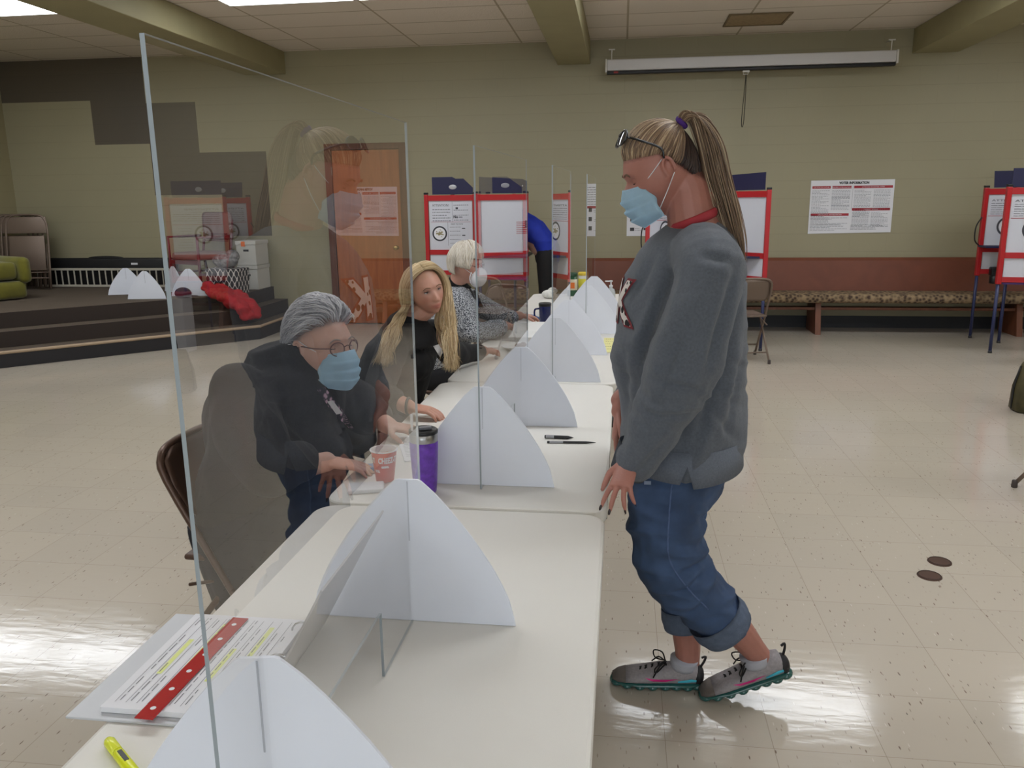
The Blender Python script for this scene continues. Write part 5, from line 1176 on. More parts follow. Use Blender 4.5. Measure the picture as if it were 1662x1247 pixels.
for c0, c1, r0, r1 in ((vp(1158, 996, 2.30), vp(1180, 1021, 2.31), .090, .085), (vp(1108, 985, 2.405), vp(1112, 1018, 2.40), .068, .066)):
    b = NB(); tube(b, [c0, c0*.5+c1*.5, c1], [r0, r0*1.04, r1], 28, 3, cap=False); bmesh.ops.solidify(b, geom=b.faces[:], thickness=.008); plink('rolled_cuff', b, M_JL, jeans)
b = NB(); sp = [vp(1092, 772, 2.155), vp(1086, 840, 2.155), vp(1086, 905, 2.165), vp(1112, 950, 2.18), vp(1150, 990, 2.205)]
tube(b, sp, .0022, 6, 10); project(b, jeans, None, .0022); plink('side_seam', b, mat('seam_light', (86, 104, 140), .9), jeans)
# worn nicks on the thigh pocket
b = NB()
for x, y in ((1049, 762), (1051, 774), (1051, 784)): quad(b, vp(x, y, 2.1), (1, 0, 0), (0, 0, 1), -.009, -.005, .009, .005)
project(b, jeans, None, .0022); plink('worn_patch', b, mat('worn_denim', (150, 162, 184), .9), jeans)
# hair
HV = strand_mat('hair_streaked_blonde', (88, 70, 58), (140, 114, 90), (196, 172, 140)); HB = strand_mat('hair_brown_under', (40, 30, 28), (58, 44, 40), (80, 64, 54))
tie = (0, -.79, .61)
dk = lambda d: d.z < .52+.9*(-.35-d.y) and d.y < -.28
scalp(t, HM, HV, lambda d: d.z > HLn(d.y)+.14 and not dk(d), .001, 'hair_crown', .35); scalp(t, HM, HB, lambda d: d.z > HLn(d.y)+.14 and dk(d), .001, 'hair_nape', .4)
K = Locks(); rn = random.Random(21)
for i in range(1100):
    ph = rn.uniform(-2.0, 2.0); c_ = math.cos(ph); z0 = HLn(c_*.95)+rn.uniform(-.02, .30 if rn.random() < .35 else .06)
    q = math.sqrt(max(.05, 1-z0*z0)); a = V((math.sin(ph)*q, c_*q, z0)).normalized(); bdir = V((rn.uniform(-.10, .10), tie[1]+rn.uniform(-.04, .04), tie[2]+rn.uniform(-.05, .05)))
    off = rn.uniform(.004, .009); tone = min(1, max(0, rn.gauss(.5, .27)))
    K.add([skull(HM, slerp(a, bdir, u), (off if u else -.001)+.012*u**3+.004*math.sin(u*PI)) for u in (0, .12, .3, .5, .7, .85, 1)], rn.uniform(.0012, .0026), .002, max(0, tone), 4, seg=5)
K.done('swept_back_hair', HV, t)
K = Locks()
for i in range(320):
    ph = rn.uniform(1.95, 4.33); z0 = HLn(math.cos(ph)*.95)+rn.uniform(-.05, .05); q = math.sqrt(max(.05, 1-z0*z0)); a = V((math.sin(ph)*q, math.cos(ph)*q, z0)).normalized(); off = rn.uniform(.004, .008)
    K.add([skull(HM, slerp(a, (tie[0], tie[1], tie[2]-.06), u), (off if u else -.001)+.010*u**3) for u in (0, .15, .4, .6, .8, 1)], rn.uniform(.0015, .003), .002, rn.random(), 4, seg=5)
K.done('dark_under_hair', HB, t)
K = Locks(); base = skull(HM, tie, .020)
pg_ = [base, vp(1119, 187), vp(1137, 197), vp(1153, 238), vp(1165, 290), vp(1181, 345), vp(1194, 392), vp(1204, 425)]
for i in range(700):
    a = rn.uniform(0, 6.28); q = min(1.2, abs(rn.gauss(0, .55))); L_ = rn.uniform(.8, 1.0); pts = []; ww = rn.uniform(0, 6)
    for k, p in enumerate(pg_):
        if k/7 > L_+.1: break
        sp_ = (.008, .017, .024, .029, .031, .030, .024, .010)[k]*q; wv = .003*math.sin(k*1.3+ww)
        pts.append(p+V((math.cos(a)*sp_+wv, math.sin(a)*sp_*1.2+wv, rn.uniform(-.003, .003)+(math.sin(a*2)*.4*sp_ if k in (1, 2) else 0))))
    K.add(pts, rn.uniform(.0014, .0028), .0008, min(1, max(0, rn.gauss(.5, .2))), 4, seg=5)
K.done('ponytail', HV, t)
b = NB(); nrm = (pg_[1]-base).normalized(); ux = nrm.orthogonal().normalized(); uy = nrm.cross(ux)
tube(b, [base+nrm*.008+ux*(0.0125*math.cos(a))+uy*(.0125*math.sin(a)) for a in [2*PI*k/20 for k in range(20)]], .0085, 8, closed=True); plink('hair_tie', b, mat('scrunchie_purple', (72, 36, 120), .8), t)
face_mask(t, HM, mat('mask_blue', (196, 228, 246), .75, noise_s=40, noise_a=.04))
# dark glasses pushed up on the hair
SM = HM @ Matrix.Translation((0, -.004, .050)) @ Matrix.Rotation(math.radians(48), 4, 'X') @ Matrix.Diagonal((1.13, 1, 1, 1))
specs(t, SM, mat('frame_black', (18, 18, 20), .2), mat('lens_dark', (26, 24, 26), .08), 0, .098, .021, temples=True, rad=.0024)

def shoe(root, heel, yaw, pitch, s=1.0, mirror=1, sx=.044):
    """heel: point under the heel; local +x to the toe"""
    M = Matrix.Translation(heel) @ Matrix.Rotation(yaw, 4, 'Z') @ Matrix.Rotation(pitch, 4, 'Y') @ Matrix.Diagonal((s, s*mirror, s, 1))
    P = lambda x, y, z: M @ V((x, y, z))
    MS = mat('shoe_grey', (150, 144, 146), .8, noise_s=120, noise_a=.12, bump=.3, bump_s=900); MT = mat('shoe_toe', (96, 88, 82), .85); SOLE = mat('sole_teal', (34, 84, 80), .2, coat=.4)
    prof = [(-.008, .020, .030, .060), (.004, .029, .024, .100), (.03, .034, .024, .104), (.06, .036, .024, .090), (.09, .038, .024, .086), (.12, .042, .024, .082), (.155, .046, .024, .070), (.19, .047, .024, .060), (.225, .044, .024, .052), (.250, .036, .024, .045), (.268, .020, .026, .036)]
    def rings(p0, p1, grow=0):
        b = NB(); vs = []
        for x, hw, z0, z1 in prof[p0:p1]:
            row = []
            for k in range(16):
                a = 2*PI*k/16; ca, sa = math.cos(a), math.sin(a); yy = (hw+grow)*math.copysign(abs(ca)**.75, ca); zm = (z0+z1)/2; zz = zm+((z1-z0)/2+grow)*math.copysign(abs(sa)**.8, sa)
                if sa > 0: yy *= 1-.35*sa*sa
                row.append(b.verts.new(P(x, yy, zz)))
            vs.append(row)
        for A, B in zip(vs, vs[1:]):
            for k in range(16): b.faces.new((A[k], A[(k+1) % 16], B[(k+1) % 16], B[k]))
        b.faces.new(vs[0][::-1]); b.faces.new(vs[-1]); bmesh.ops.recalc_face_normals(b, faces=b.faces[:]); return b
    sh = bpy.data.objects.new('shoe', None); 
    b = rings(0, 9); up = plink('shoe', b, MS, root)
    b = rings(8, 11, .0012); plink('toe_cap', b, MT, up)
    b = NB()
    for x, hw, z in ((.000, .030, .018), (.03, .036, .016), (.065, .036, .015), (.10, .038, .014), (.14, .043, .014), (.18, .046, .014), (.22, .043, .015), (.252, .032, .018)):
        ell(b, P(x, 0, z), (.024*s, hw*1.03*s, .0155*s), M.to_3x3().normalized(), 16, 10)
    ring_loft(b, [(P(x, 0, z), (M.to_3x3() @ V((0, hw, 0))), (M.to_3x3() @ V((0, 0, .010)))) for x, hw, z in ((-.018, .020, .024), (.02, .036, .024), (.1, .040, .022), (.18, .046, .021), (.24, .040, .022), (.27, .020, .024))], 14)
    plink('sole', b, SOLE, up)
    b = NB()
    for i, x in enumerate((.095, .115, .135, .155, .172)):
        z = .083-.006*i; tube(b, [P(x, -.022, z-.010), P(x+.006, 0, z+.004), P(x+.012, .022, z-.010)], .0028*s, 6, 3); tube(b, [P(x+.012, -.022, z-.012), P(x+.006, 0, z+.006), P(x, .022, z-.010)], .0028*s, 6, 3)
    for q in (-1, 1):
        tube(b, [P(.10, 0, .090), P(.11, q*.03, .105), P(.135, q*.055, .095), P(.13, q*.045, .075), P(.10, q*.01, .088)], .0023*s, 6, 4); tube(b, [P(.10, 0, .090), P(.12, q*.03, .088), P(.14, q*.050, .060)], .0023*s, 6, 3)
    plink('laces', b, mat('lace_black', (16, 14, 16), .8), up)
    for q in (-1, 1):
        b = NB(); pts = [(.060, .052), (.10, .042), (.14, .044), (.165, .054), (.140, .0515), (.10, .050)]
        poly(b, [P(x, q*.060, z) for x, z in pts], M.to_3x3() @ V((0, q*.001, 0))); bmesh.ops.triangulate(b, faces=b.faces[:]); bmesh.ops.subdivide_edges(b, edges=b.edges[:], cuts=2); project(b, up, M.to_3x3() @ V((0, -q, 0)), .002); plink('pink_swoosh', b, mat('hot_pink', (214, 34, 130), .5), up, False)
        b = NB(); poly(b, [P(x, q*.060, z) for x, z in ((-.002, .046), (.004, .040), (.062, .036), (.062, .044), (.02, .052))], M.to_3x3() @ V((0, q*.001, 0))); bmesh.ops.triangulate(b, faces=b.faces[:]); bmesh.ops.subdivide_edges(b, edges=b.edges[:], cuts=2); project(b, up, M.to_3x3() @ V((0, -q, 0)), .002); plink('cyan_stripe', b, mat('cyan', (70, 190, 214), .5), up, False)
    b = NB(); ell(b, P(-.002, 0, .052), (.020*s, .031*s, .032*s), M.to_3x3().normalized()); tube(b, [P(-.008, 0, .075), P(-.020, 0, .098), P(-.024, 0, .115), P(-.012, 0, .110)], .004*s, 6, 3); plink('heel_counter', b, mat('heel_black', (22, 20, 24), .6), up)
    b = NB(); tube(b, [P(sx, 0, .074), P(sx-.001, 0, .094), P(sx-.002, 0, .104)], [.040*s, .043*s, .044*s], 20, 2); plink('ankle_sock', b, mat('sock_grey', (168, 168, 176), .9), up)
    return up
shoe(t, V((.262, 2.385, .0)), PI, 0, 1.0, -1)
tip = V((.315, 2.335, 0)); hl = tip+V((math.cos(-.07)*.27*math.cos(.44), .03, .27*math.sin(.44)*.66))
shoe(t, V((.530, 2.36, .075)), PI+.09, math.radians(18), 1.0, 1, .078)
# ------------------------------------------------------------------ seated and far figures
def torso(b, pel, chest, sh, f, hw, dp, bel=None):
    """sitting trunk: rings from pelvis to collar; f facing direction"""
    f = V((f[0], f[1], 0)).normalized(); l = V((-f.y, f.x, 0)); pel = V(pel); chest = V(chest); sh = V(sh)
    ring_loft(b, [(pel+V((0, 0, -.06)), l*(hw*.95), f*dp), (pel+V((0, 0, .04)), l*(hw*1.02), f*dp*1.1), (pel*.5+chest*.5, l*hw*.98, f*dp*1.08), (chest, l*hw*1.0, f*dp), (chest*.3+sh*.7, l*hw*.98, f*dp*.82), (sh, l*hw*.76, f*dp*.62), (sh+V((0, 0, .035)), l*hw*.42, f*dp*.46)], 32)
M_BLACKC = mat('cardigan_black', (26, 25, 30), .92, noise_s=90, noise_a=.15, bump=.2, bump_s=400)
gin = lambda d: d.z > (.34+.34*d.y if d.y > 0 else (.34+1.2*d.y if d.y > -.3 else max(-.6, -.02+1.6*(d.y+.3))))
bin_ = lambda d: (d.z > .52+.10*max(0, d.y)) or (d.y < .10 and d.z > -.75) or (abs(d.x) > .70 and d.y < .45 and d.z > -.2)
win = lambda d: d.z > .38+.1*max(0, d.y) or (d.y < .0 and d.z > -.55)
# --- grey-haired woman
t = thing('person', 'seated grey-haired woman in a black cardigan, glasses and blue mask, writing at the table', 'person', (-1.15, 2.45, 0))
SK1 = skin_mat('skin_pale', (190, 150, 134)); HM = frame(aty(523, 562, 2.45), (.87, -.42, .02), (0, 0, 1), .0, 1.09)
f = V((.86, -.48, 0)).normalized(); l = V((-f.y, f.x, 0)); pel = V((-1.19, 2.45, .52)); ch = V((-1.09, 2.43, .84)); sh = V((-1.035, 2.43, 1.015))
b = NB(); add_head(b, HM, full=1.5)
tube(b, [HM @ V((0, -.02, -.03)), HM @ V((0, -.03, -.085)), sh+V((0, 0, .03)), sh+V((-.02, 0, -.06))], [.055, .060, .068, .09], 16, 4)
torso(b, pel, ch, sh-V((0, 0, .02)), f, .17, .12)
rs_, ls_ = sh-l*.19+V((0, 0, -.035)), sh+l*.165+V((0, 0, -.115))
re, rw = V((-1.00, 2.15, .78)), V((-.85, 2.20, .785)); le, lw = V((-.90, 2.72, .80)), V((-.775, 2.60, .785))
limb(b, [rs_, re, rw], [.055, .045, .030]); limb(b, [ls_, le, lw], [.055, .045, .030])
for q in (-1, 1): limb(b, [pel+l*.09*q, pel+l*.10*q+f*.40+V((0, 0, -.06)), pel+l*.10*q+f*.42+V((0, 0, -.42))], [.06, .05, .04])
hand(b, rw, (.7, .15, -.12), (0, 0, -1), 1, (.35, .4, .45, .5), .1, .5, .95); hand(b, lw, (.95, -.25, -.05), (0, 0, -1), -1, (.5, .6, .7, .7), .06, .9, .95)
bd = blob('body', b, SK1, t, .0046, 2); paint(bd, face_tone(HM, (1, .8, .8), .15, .1, lambda d: gin(d), (.72, .85, .95)))
eyes(t, HM, SK1, (90, 100, 110), .55, (150, 140, 136), browth=.0017)
b = NB(); torso(b, pel, ch, sh, f, .225, .185); ell(b, ch+f*.05+V((0, 0, -.10)), (.19, .19, .17)); ell(b, ch-f*.08+V((0, 0, -.03)), (.20, .19, .20)); tube(b, [sh+V((-.03, 0, -.05)), sh+V((-.035, 0, .02)), sh+V((-.045, .0, .075))], [.16, .115, .088], 24, 3)
limb(b, [rs_+V((0, 0, -.01)), (rs_+re)/2+V((-.01, -.02, 0)), re, V((-.925, 2.17, .79))], [.095, .098, .085, .062]); limb(b, [ls_+V((0, 0, -.01)), (ls_+le)/2+V((0, .02, 0)), le, V((-.84, 2.66, .80))], [.078, .084, .078, .060])
card = blob('cardigan', b, M_BLACKC, t, .0085, 5, folds(.010, 7, (1, 1, .6), 4))
b = NB(); tube(b, [pel+V((0, 0, .02)), pel+f*.05+V((0, 0, -.16)), pel+f*.10+V((.0, 0, -.46))], [.235, .22, .17], 24, 3); limb(b, [pel+f*.1-V((0, 0, .03)), pel+f*.42-V((0, 0, .02)), pel+f*.46-V((0, 0, .34))], [.18, .16, .15]); [limb(b, [pel+l*.10*q+f*.42+V((0, 0, -.04)), pel+l*.10*q+f*.44+V((0, 0, -.43))], [.10, .07]) for q in (-1, 1)]
blob('skirt', b, mat('navy_cloth', (20, 22, 34), .9, noise_s=60, noise_a=.15), t, .010, 4, folds(.012, 8, (1, 1, .25), 9))
for q in (-1, 1):
    b = NB(); c = pel+l*.10*q+f*.46; ell(b, (c.x, c.y, .035), (.12, .045, .034), Matrix.Rotation(math.atan2(f.y, f.x), 3, 'Z')); plink('shoe', b, M_BLK, t)
# floral top in the cardigan opening, with a name badge
fl = mat('floral_cloth', (70, 54, 78), .8); nt = fl.node_tree; tc = nt.nodes.new('ShaderNodeTexCoord'); vo = nt.nodes.new('ShaderNodeTexVoronoi'); vo.inputs['Scale'].default_value = 55; nt.links.new(tc.outputs['Object'], vo.inputs['Vector'])
r_ = nt.nodes.new('ShaderNodeValToRGB'); e = r_.color_ramp.elements; e[0].color = lin((196, 160, 180)); e[1].color = lin((34, 28, 44)); e[0].position = .25; e[1].position = .5; nt.links.new(vo.outputs['Distance'], r_.inputs[0]); nt.links.new(r_.outputs[0], nt.nodes['Principled BSDF'].inputs['Base Color'])
def patch(root, ob, m, name, pts, d, off=.003, cuts=5):
    """cloth piece laid on ob: outline pts, pushed along d"""
    b = NB(); b.faces.new([b.verts.new(V(p)) for p in pts]); bmesh.ops.triangulate(b, faces=b.faces[:])
    for _ in range(2): bmesh.ops.subdivide_edges(b, edges=b.edges[:], cuts=cuts, use_grid_fill=True); bmesh.ops.triangulate(b, faces=b.faces[:])
    project(b, ob, d, off); return plink(name, b, m, root)
dd = V((-.25, 1, -.15)).normalized()
def pp(x, y, Y): return aty(x, y, Y)
patch(t, card, fl, 'floral_top', [pp(514, 632, 1.95), pp(527, 628, 1.95), pp(552, 660, 1.95), pp(575, 697, 1.95), pp(568, 697, 1.95), pp(538, 668, 1.95)], None, .006, 3)
patch(t, card, mat('badge_card', (205, 202, 204), .4), 'name_badge', [pp(531, 652, 1.95), pp(540, 650, 1.95), pp(556, 671, 1.95), pp(546, 673, 1.95)], None, .012, 3)
HG = strand_mat('hair_grey', (116, 114, 118), (184, 182, 186), (224, 222, 224), .5)
gin = lambda d: d.z > (.34+.34*d.y if d.y > 0 else (.34+1.2*d.y if d.y > -.3 else max(-.6, -.02+1.6*(d.y+.3))))
scalp(t, HM, HG, gin, .008, 'hair_base', .5); K = Locks(); rn = random.Random(5)
for i in range(3600):
    d = V((rn.gauss(0, .8), rn.gauss(.0, 1), rn.gauss(.45, .6))).normalized()
    if not gin(d): continue
    side_ = 1 if d.x > 0 else -1; tg = V((d.x*.9+.25*side_*(1-d.z), d.y-.9, d.z-.45)); tg = slerp(d, tg, rn.uniform(.5, .75)); top = .020+.012*max(0, d.z)+rn.uniform(-.003, .004); wv = rn.gauss(0, .06)
    mdl = slerp(d, tg, .5); mdl = (mdl+V((wv, 0, wv))).normalized()
    K.add([skull(HM, d, .002), skull(HM, slerp(d, tg, .2), top), skull(HM, mdl, top+.003), skull(HM, tg, top-.006)], rn.uniform(.0012, .0024), .0006, min(1, max(0, rn.gauss(.5, .2)+.3*(d.z-.3))), 4, seg=4)
K.done('short_grey_hair', HG, t)
face_mask(t, HM, MATS['mask_blue']); specs(t, HM, mat('frame_metal', (110, 84, 84), .3, .6), M_LENS, .002, .100, .019)
b = NB(); ell(b, HM @ V((.083, .0, -.032)), (.006,)*3); ell(b, HM @ V((-.083, .0, -.032)), (.006,)*3); plink('pearl_earrings', b, mat('pearl', (226, 222, 214), .2), t)
b = NB(); tube(b, [lw+V((.08, -.04, .01)), lw+V((.10, -.03, .12))], .004, 8); plink('held_pen', b, M_BLK, t) if False else b.free()

# --- blonde woman
t = thing('person', 'seated woman with long blonde hair in a black top, no mask, looking towards the right', 'person', (-1.0, 3.48, 0))
SK2 = skin_mat('skin_warm', (192, 142, 122)); HM = frame(aty(691, 470, 3.42), (.62, -.77, -.07), (0, 0, 1), math.radians(13), .90)
f = V((.75, -.60, 0)).normalized(); l = V((-f.y, f.x, 0)); pel = V((-1.10, 3.52, .52)); ch = V((-.98, 3.46, .82)); sh = V((-.925, 3.44, .985))
b = NB(); add_head(b, HM, jaw=.85, full=.5, nose=.9)
tube(b, [HM @ V((0, -.02, -.03)), HM @ V((0, -.028, -.09)), sh+V((0, 0, .03)), sh+V((.0, 0, -.06))], [.047, .049, .053, .06], 16, 4); torso(b, pel, ch, sh-V((0, 0, .015)), f, .165, .105)
rs_, ls_ = V((-.955, 3.33, .93)), sh+l*.155+V((0, 0, -.045))
re, rw = V((-.945, 3.08, .80)), V((-.775, 2.86, .785)); le, lw = V((-.78, 3.74, .82)), V((-.68, 3.98, .79))
limb(b, [rs_, re, rw], [.05, .042, .029]); limb(b, [ls_, le, lw], [.05, .042, .029])
for q in (-1, 1): limb(b, [pel+l*.09*q, pel+l*.10*q+f*.38+V((0, 0, -.02)), pel+l*.10*q+f*.40+V((0, 0, -.42))], [.085, .065, .045])
hand(b, rw, (.93, -.1, -.10), (0, 0, -1), 1, (.55, .6, .6, .6), .05, .7, .95); hand(b, lw, (.3, .95, -.06), (0, 0, -1), -1, (.5, .5, .5, .5), .06, .6, .92)
bd = blob('body', b, SK2, t, .0040, 1); paint(bd, face_tone(HM, (.80, .48, .48), .62, .12, lambda d: bin_(d), (.9, .95, .9)))
eyes(t, HM, SK2, (52, 46, 44), .06, (120, 88, 66), s=2.2, browth=.0019)
b = NB(); torso(b, pel, ch, sh-V((0, 0, .01)), f, .185, .14); ell(b, ch+f*.06+V((0, 0, .02)), (.13, .13, .09)); tube(b, [sh+V((0, 0, -.05)), sh+V((.015, -.005, .02)), sh+V((.03, -.01, .06))], [.13, .10, .066], 24, 3)
limb(b, [rs_, (rs_+re)/2+V((-.01, 0, -.01)), re, V((-.84, 2.91, .79))], [.066, .064, .058, .045]); limb(b, [ls_, (ls_+le)/2, le, V((-.70, 3.93, .795))], [.070, .066, .058, .042])
bl = blob('black_top', b, mat('top_black', (13, 12, 14), .9, noise_s=80, noise_a=.1), t, .0075, 4, folds(.007, 9, (1, 1, .8), 2))
b = NB(); 
for q in (-1, 1): limb(b, [pel+l*.08*q, pel+l*.10*q+f*.38+V((0, 0, -.02)), pel+l*.10*q+f*.40+V((0, 0, -.40))], [.13, .085, .06])
blob('trousers', b, mat('trousers_dark', (28, 28, 32), .9), t, .010, 3)
for q in (-1, 1):
    b = NB(); c = pel+l*.10*q+f*.45; ell(b, (c.x, c.y, .035), (.12, .042, .034), Matrix.Rotation(math.atan2(f.y, f.x), 3, 'Z')); plink('shoe', b, M_BLK, t)
dd = V((-.2, 1, -.1)).normalized()
NLp = patch(t, bl, SK2, 'neckline', [pp(706, 520, 2.8), pp(730, 530, 2.8), pp(722, 575, 2.8), pp(711, 552, 2.8)], None, .004, 3); paint(NLp, lambda co: (1, 1, 1))
patch(t, bl, MATS['badge_card'], 'sticker_badge', [pp(703, 562, 2.8), pp(715, 558, 2.8), pp(719, 573, 2.8), pp(714, 580, 2.8)], None, .008, 3)
b = NB(); wc = rw+V((.0, .003, .002)); tube(b, [wc+V((0, .036*math.cos(a), .030*math.sin(a))) for a in [2*PI*k/20 for k in range(20)]], .0055, 8, closed=True); br = plink('wristband', b, M_BLK, t)
HBm = strand_mat('hair_blonde', (128, 100, 70), (196, 168, 124), (230, 212, 176), .42)
bin_ = lambda d: (d.z > .52+.10*max(0, d.y)) or (d.y < .10 and d.z > -.75) or (abs(d.x) > .70 and d.y < .45 and d.z > -.2)
scalp(t, HM, HBm, lambda d: bin_(d) and (d.y < .2 or d.z > .8), .002, 'hair_base', .4); K = Locks(); rn = random.Random(8)
for i in range(2400):
    sd = 1 if rn.random() < .54 else -1     # +1: her right side, seen on the left
    py_ = rn.uniform(-.90, .58); back = py_ < -.25
    a = V((.12+rn.uniform(-.03, .03), py_, .85)).normalized(); mid = V((sd, py_*.50-.02, .30)).normalized(); low = V((sd, py_*.40-.10, -.30)).normalized()
    vo = rn.random()**.7; j = lambda s_: V((rn.gauss(0, s_), rn.gauss(0, s_*1.2), rn.gauss(0, s_*.7)))
    p0 = skull(HM, a, .008+.008*vo); p1 = skull(HM, slerp(a, mid, .5), .010+.018*vo); p2 = skull(HM, mid, .012+.028*vo); p3 = skull(HM, low, .016+.040*vo)
    if sd > 0: e1, e2, e3 = (pp(652-12*vo, 520, 3.34), pp(640-12*vo, 550, 3.20), pp(628-12*vo, 588, 3.14)) if not back else (pp(664, 530, 3.52), pp(655, 560, 3.54), pp(650, 590, 3.54))
    else: e1, e2, e3 = (pp(722+14*vo, 520, 3.40), pp(724+12*vo, 556, 3.32), pp(729+8*vo, 596, 3.24)) if not back else (pp(712, 525, 3.50), pp(724, 552, 3.40), pp(732, 585, 3.30))
    K.add([p0, p1, p2, p3, e1+j(.006), e2+j(.011), e3+j(.014)], rn.uniform(.0011, .0024), .0005, min(1, max(0, rn.gauss(.58, .22))), 5, seg=4)
K.done('long_blonde_hair', HBm, t)

# --- white-haired woman
t = thing('person', 'seated white-haired woman in black and white speckled jacket and white cup mask', 'person', (-1.0, 4.7, 0))
HM = frame(aty(757, 428, 4.62), (.93, -.28, -.22), (0, 0, 1), 0, .96)
f = V((.85, .10, 0)).normalized(); l = V((-f.y, f.x, 0)); pel = V((-1.10, 4.74, .52)); ch = V((-.99, 4.70, .82)); sh = V((-.945, 4.67, 1.02))
b = NB(); add_head(b, HM); tube(b, [HM @ V((0, -.02, -.03)), HM @ V((0, -.03, -.09)), sh+V((0, 0, .03)), sh+V((-.01, 0, -.05))], [.047, .05, .058, .08], 16, 4); torso(b, pel, ch, sh-V((0, 0, .02)), f, .165, .11)
rs_, ls_ = sh-l*.17+V((0, 0, -.05)), sh+l*.17+V((0, 0, -.05)); re, rw = V((-.83, 4.52, .80)), V((-.67, 4.76, .80)); le, lw = V((-.77, 5.00, .84)), V((-.63, 5.06, .82))
limb(b, [rs_, re, rw], [.05, .042, .029]); limb(b, [ls_, le, lw], [.05, .042, .029])
for q in (-1, 1): limb(b, [pel+l*.09*q, pel+l*.10*q+f*.38+V((0, 0, -.02)), pel+l*.10*q+f*.40+V((0, 0, -.42))], [.085, .065, .045])
hand(b, rw, (.75, .6, -.1), (0, 0, -1), 1, (.5, .55, .6, .6), .05, .7, .95); hand(b, lw, (.7, .6, -.1), (0, 0, -1), -1, (.5, .55, .6, .6), .05, .7, .95)
bd = blob('body', b, skin_mat('skin_pink', (196, 148, 132)), t, .0050, 2); paint(bd, face_tone(HM, (1, .8, .8), .1, .1, lambda d: win(d), (1, 1.1, 1.15))); eyes(t, HM, MATS['skin_pink'], (90, 90, 90), .5, (170, 160, 150))
def speck():
    m = mat('speckled_tweed', (150, 150, 156), .9); nt = m.node_tree; N = nt.nodes; L = nt.links; tc = N.new('ShaderNodeTexCoord'); v = N.new('ShaderNodeTexNoise'); v.inputs['Scale'].default_value = 180; v.inputs['Detail'].default_value = 2; L.new(tc.outputs['Object'], v.inputs['Vector'])
    r = N.new('ShaderNodeValToRGB'); e = r.color_ramp.elements; e[0].position = .46; e[1].position = .54; e[0].color = lin((60, 64, 74)); e[1].color = lin((190, 194, 200)); L.new(v.outputs['Fac'], r.inputs[0]); L.new(r.outputs[0], N['Principled BSDF'].inputs['Base Color']); return m
b = NB(); torso(b, pel, ch, sh-V((0, 0, .01)), f, .19, .145)
limb(b, [rs_, (rs_+re)/2, re, rw-V((.03, .07, 0))], [.078, .074, .062, .048]); limb(b, [ls_, (ls_+le)/2, le, lw-V((.04, .06, 0))], [.076, .07, .06, .046])
jk = blob('jacket', b, speck(), t, .009, 4, folds(.007, 9, (1, 1, .7), 6))
b = NB(); tube(b, [HM @ V((0, -.030, -.100)), sh+V((.0, 0, .03)), sh+V((.01, 0, -.01))], [.053, .062, .082], 20, 3); blob('black_collar', b, mat('knit_black', (16, 16, 18), .9), t, .008, 2)
patch(t, jk, MATS['knit_black'], 'black_shirt_front', [pp(752, 452, 4.2), pp(765, 450, 4.2), pp(785, 500, 4.2), pp(777, 498, 4.2)], None, .005, 3)
b = NB()
for q in (-1, 1): limb(b, [pel+l*.08*q, pel+l*.10*q+f*.38, pel+l*.10*q+f*.40+V((0, 0, -.40))], [.13, .085, .06])
blob('trousers', b, MATS['trousers_dark'], t, .011, 3)
for q in (-1, 1):
    b = NB(); c = pel+l*.10*q+f*.45; ell(b, (c.x, c.y, .035), (.12, .042, .034), Matrix.Rotation(math.atan2(f.y, f.x), 3, 'Z')); plink('shoe', b, M_BLK, t)
HW = strand_mat('hair_white', (176, 162, 140), (214, 204, 188), (236, 230, 220), .5); win = lambda d: d.z > .38+.1*max(0, d.y) or (d.y < .0 and d.z > -.55)
scalp(t, HM, HW, win, .010, 'hair_base', .4); K = Locks(); rn = random.Random(15)
for i in range(1500):
    a = V((rn.gauss(0, .18), -.25+rn.gauss(0, .2), 1)).normalized(); ph = rn.uniform(-3.14, 3.14); fr = abs(ph) < .9
    e = V((math.sin(ph), math.cos(ph), .42 if fr else (-.12 if abs(ph) < 1.75 else -.6))).normalized(); o1 = rn.uniform(.014, .024)
    K.add([skull(HM, slerp(a, e, u), o1*math.sin(.4+u*2.3)+.004) for u in (0, .3, .6, .85, 1)], rn.uniform(.0016, .0030), .0006, min(1, max(0, rn.gauss(.6, .25))), 4, seg=4)
K.done('short_white_hair', HW, t)
b = NB(); c = HM @ V((0, .095, -.058)); ell(b, c, (.050, .048, .058), HM.to_3x3().normalized()); tube(b, [HM @ V((-.055*math.cos(a), .094-.03*abs(math.cos(a)), -.058+.062*math.sin(a))) for a in [2*PI*k/24 for k in range(24)]], .003, 6, closed=True)
mk = plink('cup_mask', b, mat('mask_white', (222, 222, 226), .6), t); b = NB()
for s in (-1, 1): tube(b, [HM @ V((s*.050, .085, -.045)), HM @ V((s*.075, .03, -.015)), HM @ V((s*.080, -.015, .02))], .0014, 6, 3)
plink('ear_loops', b, MATS['loop_white'], mk)
specs(t, HM, MATS['frame_metal'], M_LENS, .004, .102, .018, rad=.0013)

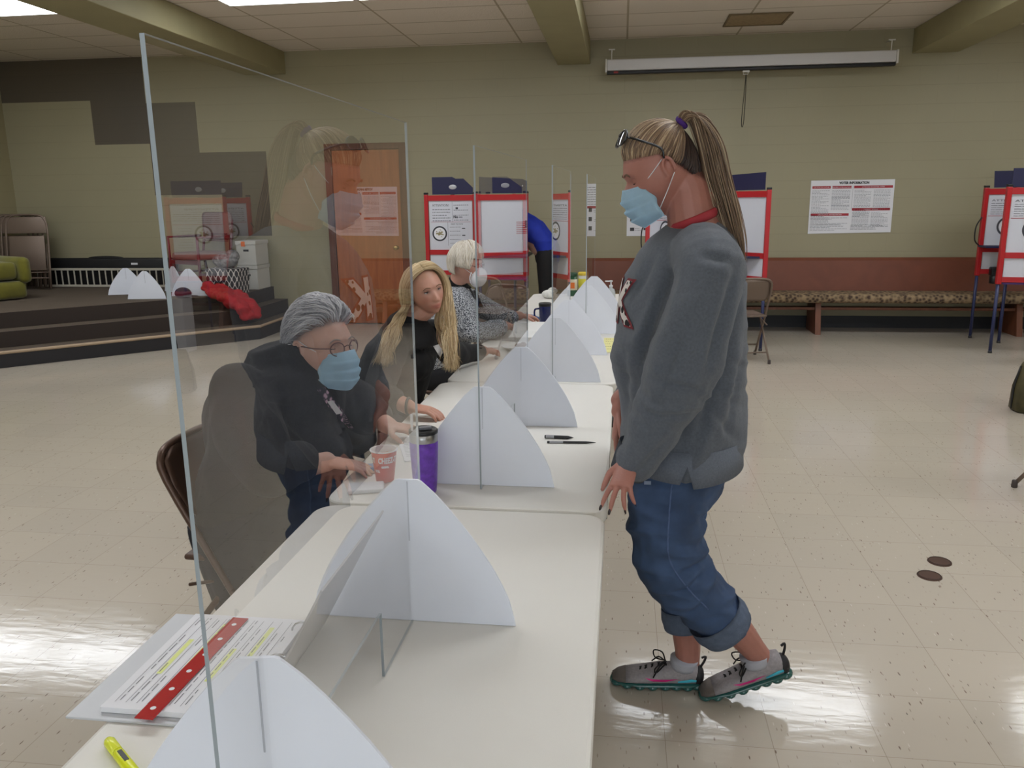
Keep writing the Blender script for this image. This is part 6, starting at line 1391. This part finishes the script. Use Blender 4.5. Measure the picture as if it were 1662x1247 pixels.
# --- person in blue bending into the far booth
t = thing('person', 'person in a royal blue shirt and black trousers bending over inside a voting booth', 'person', (-.85, 8.95, 0))
HM = frame((-1.34, 9.02, 1.30), (-.75, .1, -.66), (0, 0, 1), 0, 1); b = NB(); add_head(b, HM); hp = V((-.80, 8.95, .98)); sh = V((-1.15, 8.98, 1.30))
tube(b, [HM @ V((0, -.02, -.03)), HM @ V((0, -.03, -.085)), sh], [.05, .052, .07], 12, 3); limb(b, [hp, hp*.5+sh*.5, sh], [.13, .12, .11])
for q in (-1, 1):
    limb(b, [sh+V((0, q*.17, -.02)), V((-1.30, 9.0+q*.22, 1.08)), V((-1.42, 9.05+q*.12, 1.02))], [.05, .042, .03]); limb(b, [hp+V((0, q*.09, 0)), V((-.80, 8.95+q*.1, .5)), V((-.78, 8.95+q*.1, .09))], [.09, .06, .04]); hand(b, V((-1.42, 9.05+q*.12, 1.02)), (-1, 0, -.3), (0, 0, -1), -q, (.5,)*4, .05, .6)
bd = blob('body', b, SK1, t, .008, 2); paint(bd, lambda c: (1, 1, 1))
b = NB(); ring_loft(b, [(hp+V((.01, 0, -.06)), V((.125, 0, -.05)), V((0, .17, 0))), (hp+V((-.03, 0, .10)), V((.13, 0, .02)), V((0, .18, 0))), (hp*.5+sh*.5+V((.01, 0, .06)), V((.11, 0, .10)), V((0, .19, 0))), (sh+V((-.03, 0, .05)), V((.03, 0, .12)), V((0, .20, 0))), (sh+V((-.10, 0, -.02)), V((.02, 0, .05)), V((0, .08, 0)))], 28)
for q in (-1, 1): limb(b, [sh+V((0, q*.17, -.02)), V((-1.20, 9.0+q*.21, 1.16))], [.085, .075])
blob('blue_shirt', b, mat('royal_blue', (14, 40, 150), .8, noise_s=12, noise_a=.1), t, .011, 4, folds(.010, 7, (1, 1, 1), 3))
b = NB(); limb(b, [hp+V((0, 0, .02)), hp+V((0, 0, -.06))], [.14, .14])
for q in (-1, 1): limb(b, [hp+V((0, q*.085, -.04)), V((-.80, 8.95+q*.1, .5)), V((-.79, 8.95+q*.1, .07))], [.115, .085, .07])
blob('black_trousers', b, mat('trouser_black', (14, 13, 15), .9), t, .011, 3)
for q in (-1, 1): b = NB(); ell(b, (-.84, 8.95+q*.1, .04), (.13, .045, .038)); plink('shoe', b, M_BLK, t)
HD = strand_mat('hair_dark', (30, 24, 22), (44, 36, 32), (60, 50, 44)); scalp(t, HM, HD, lambda d: d.z > .3 or (d.y < .1 and d.z > -.5), .012, 'hair', .5)

# --- red jacket thrown over the stage steps
def jp(x, y, z): return atz(x, y, z)
b = NB()
P_ = [aty(336, 462, 9.02), aty(350, 470, 8.98), aty(366, 480, 8.92), aty(384, 492, 8.84), aty(396, 505, 8.80), aty(400, 517, 8.82)]
tube(b, P_, [.05, .07, .085, .09, .07, .055], 14, 4, flat=.6); tube(b, [aty(372, 478, 9.0), aty(395, 483, 8.98), aty(412, 498, 8.92), aty(419, 514, 8.9)], [.05, .06, .055, .045], 12, 4, flat=.6)
tube(b, [aty(332, 468, 9.0), aty(345, 476, 8.92), aty(362, 484, 8.84)], [.045, .06, .05], 12, 4, flat=.6); tube(b, [aty(352, 466, 9.1), aty(375, 474, 9.05), aty(400, 487, 8.98)], [.06, .07, .06], 12, 4, flat=.7); ell(b, aty(378, 492, 8.88), (.10, .08, .05)); ell(b, aty(405, 512, 8.85), (.055, .05, .05))
o = blob('red_jacket', b, mat('jacket_red', (158, 14, 24), .85, noise_s=10, noise_a=.15), None, .012, 3, folds(.030, 8, (1, 1, 1), 1)); tag(o, 'bright red jacket thrown over the stage edge and steps', 'jacket')
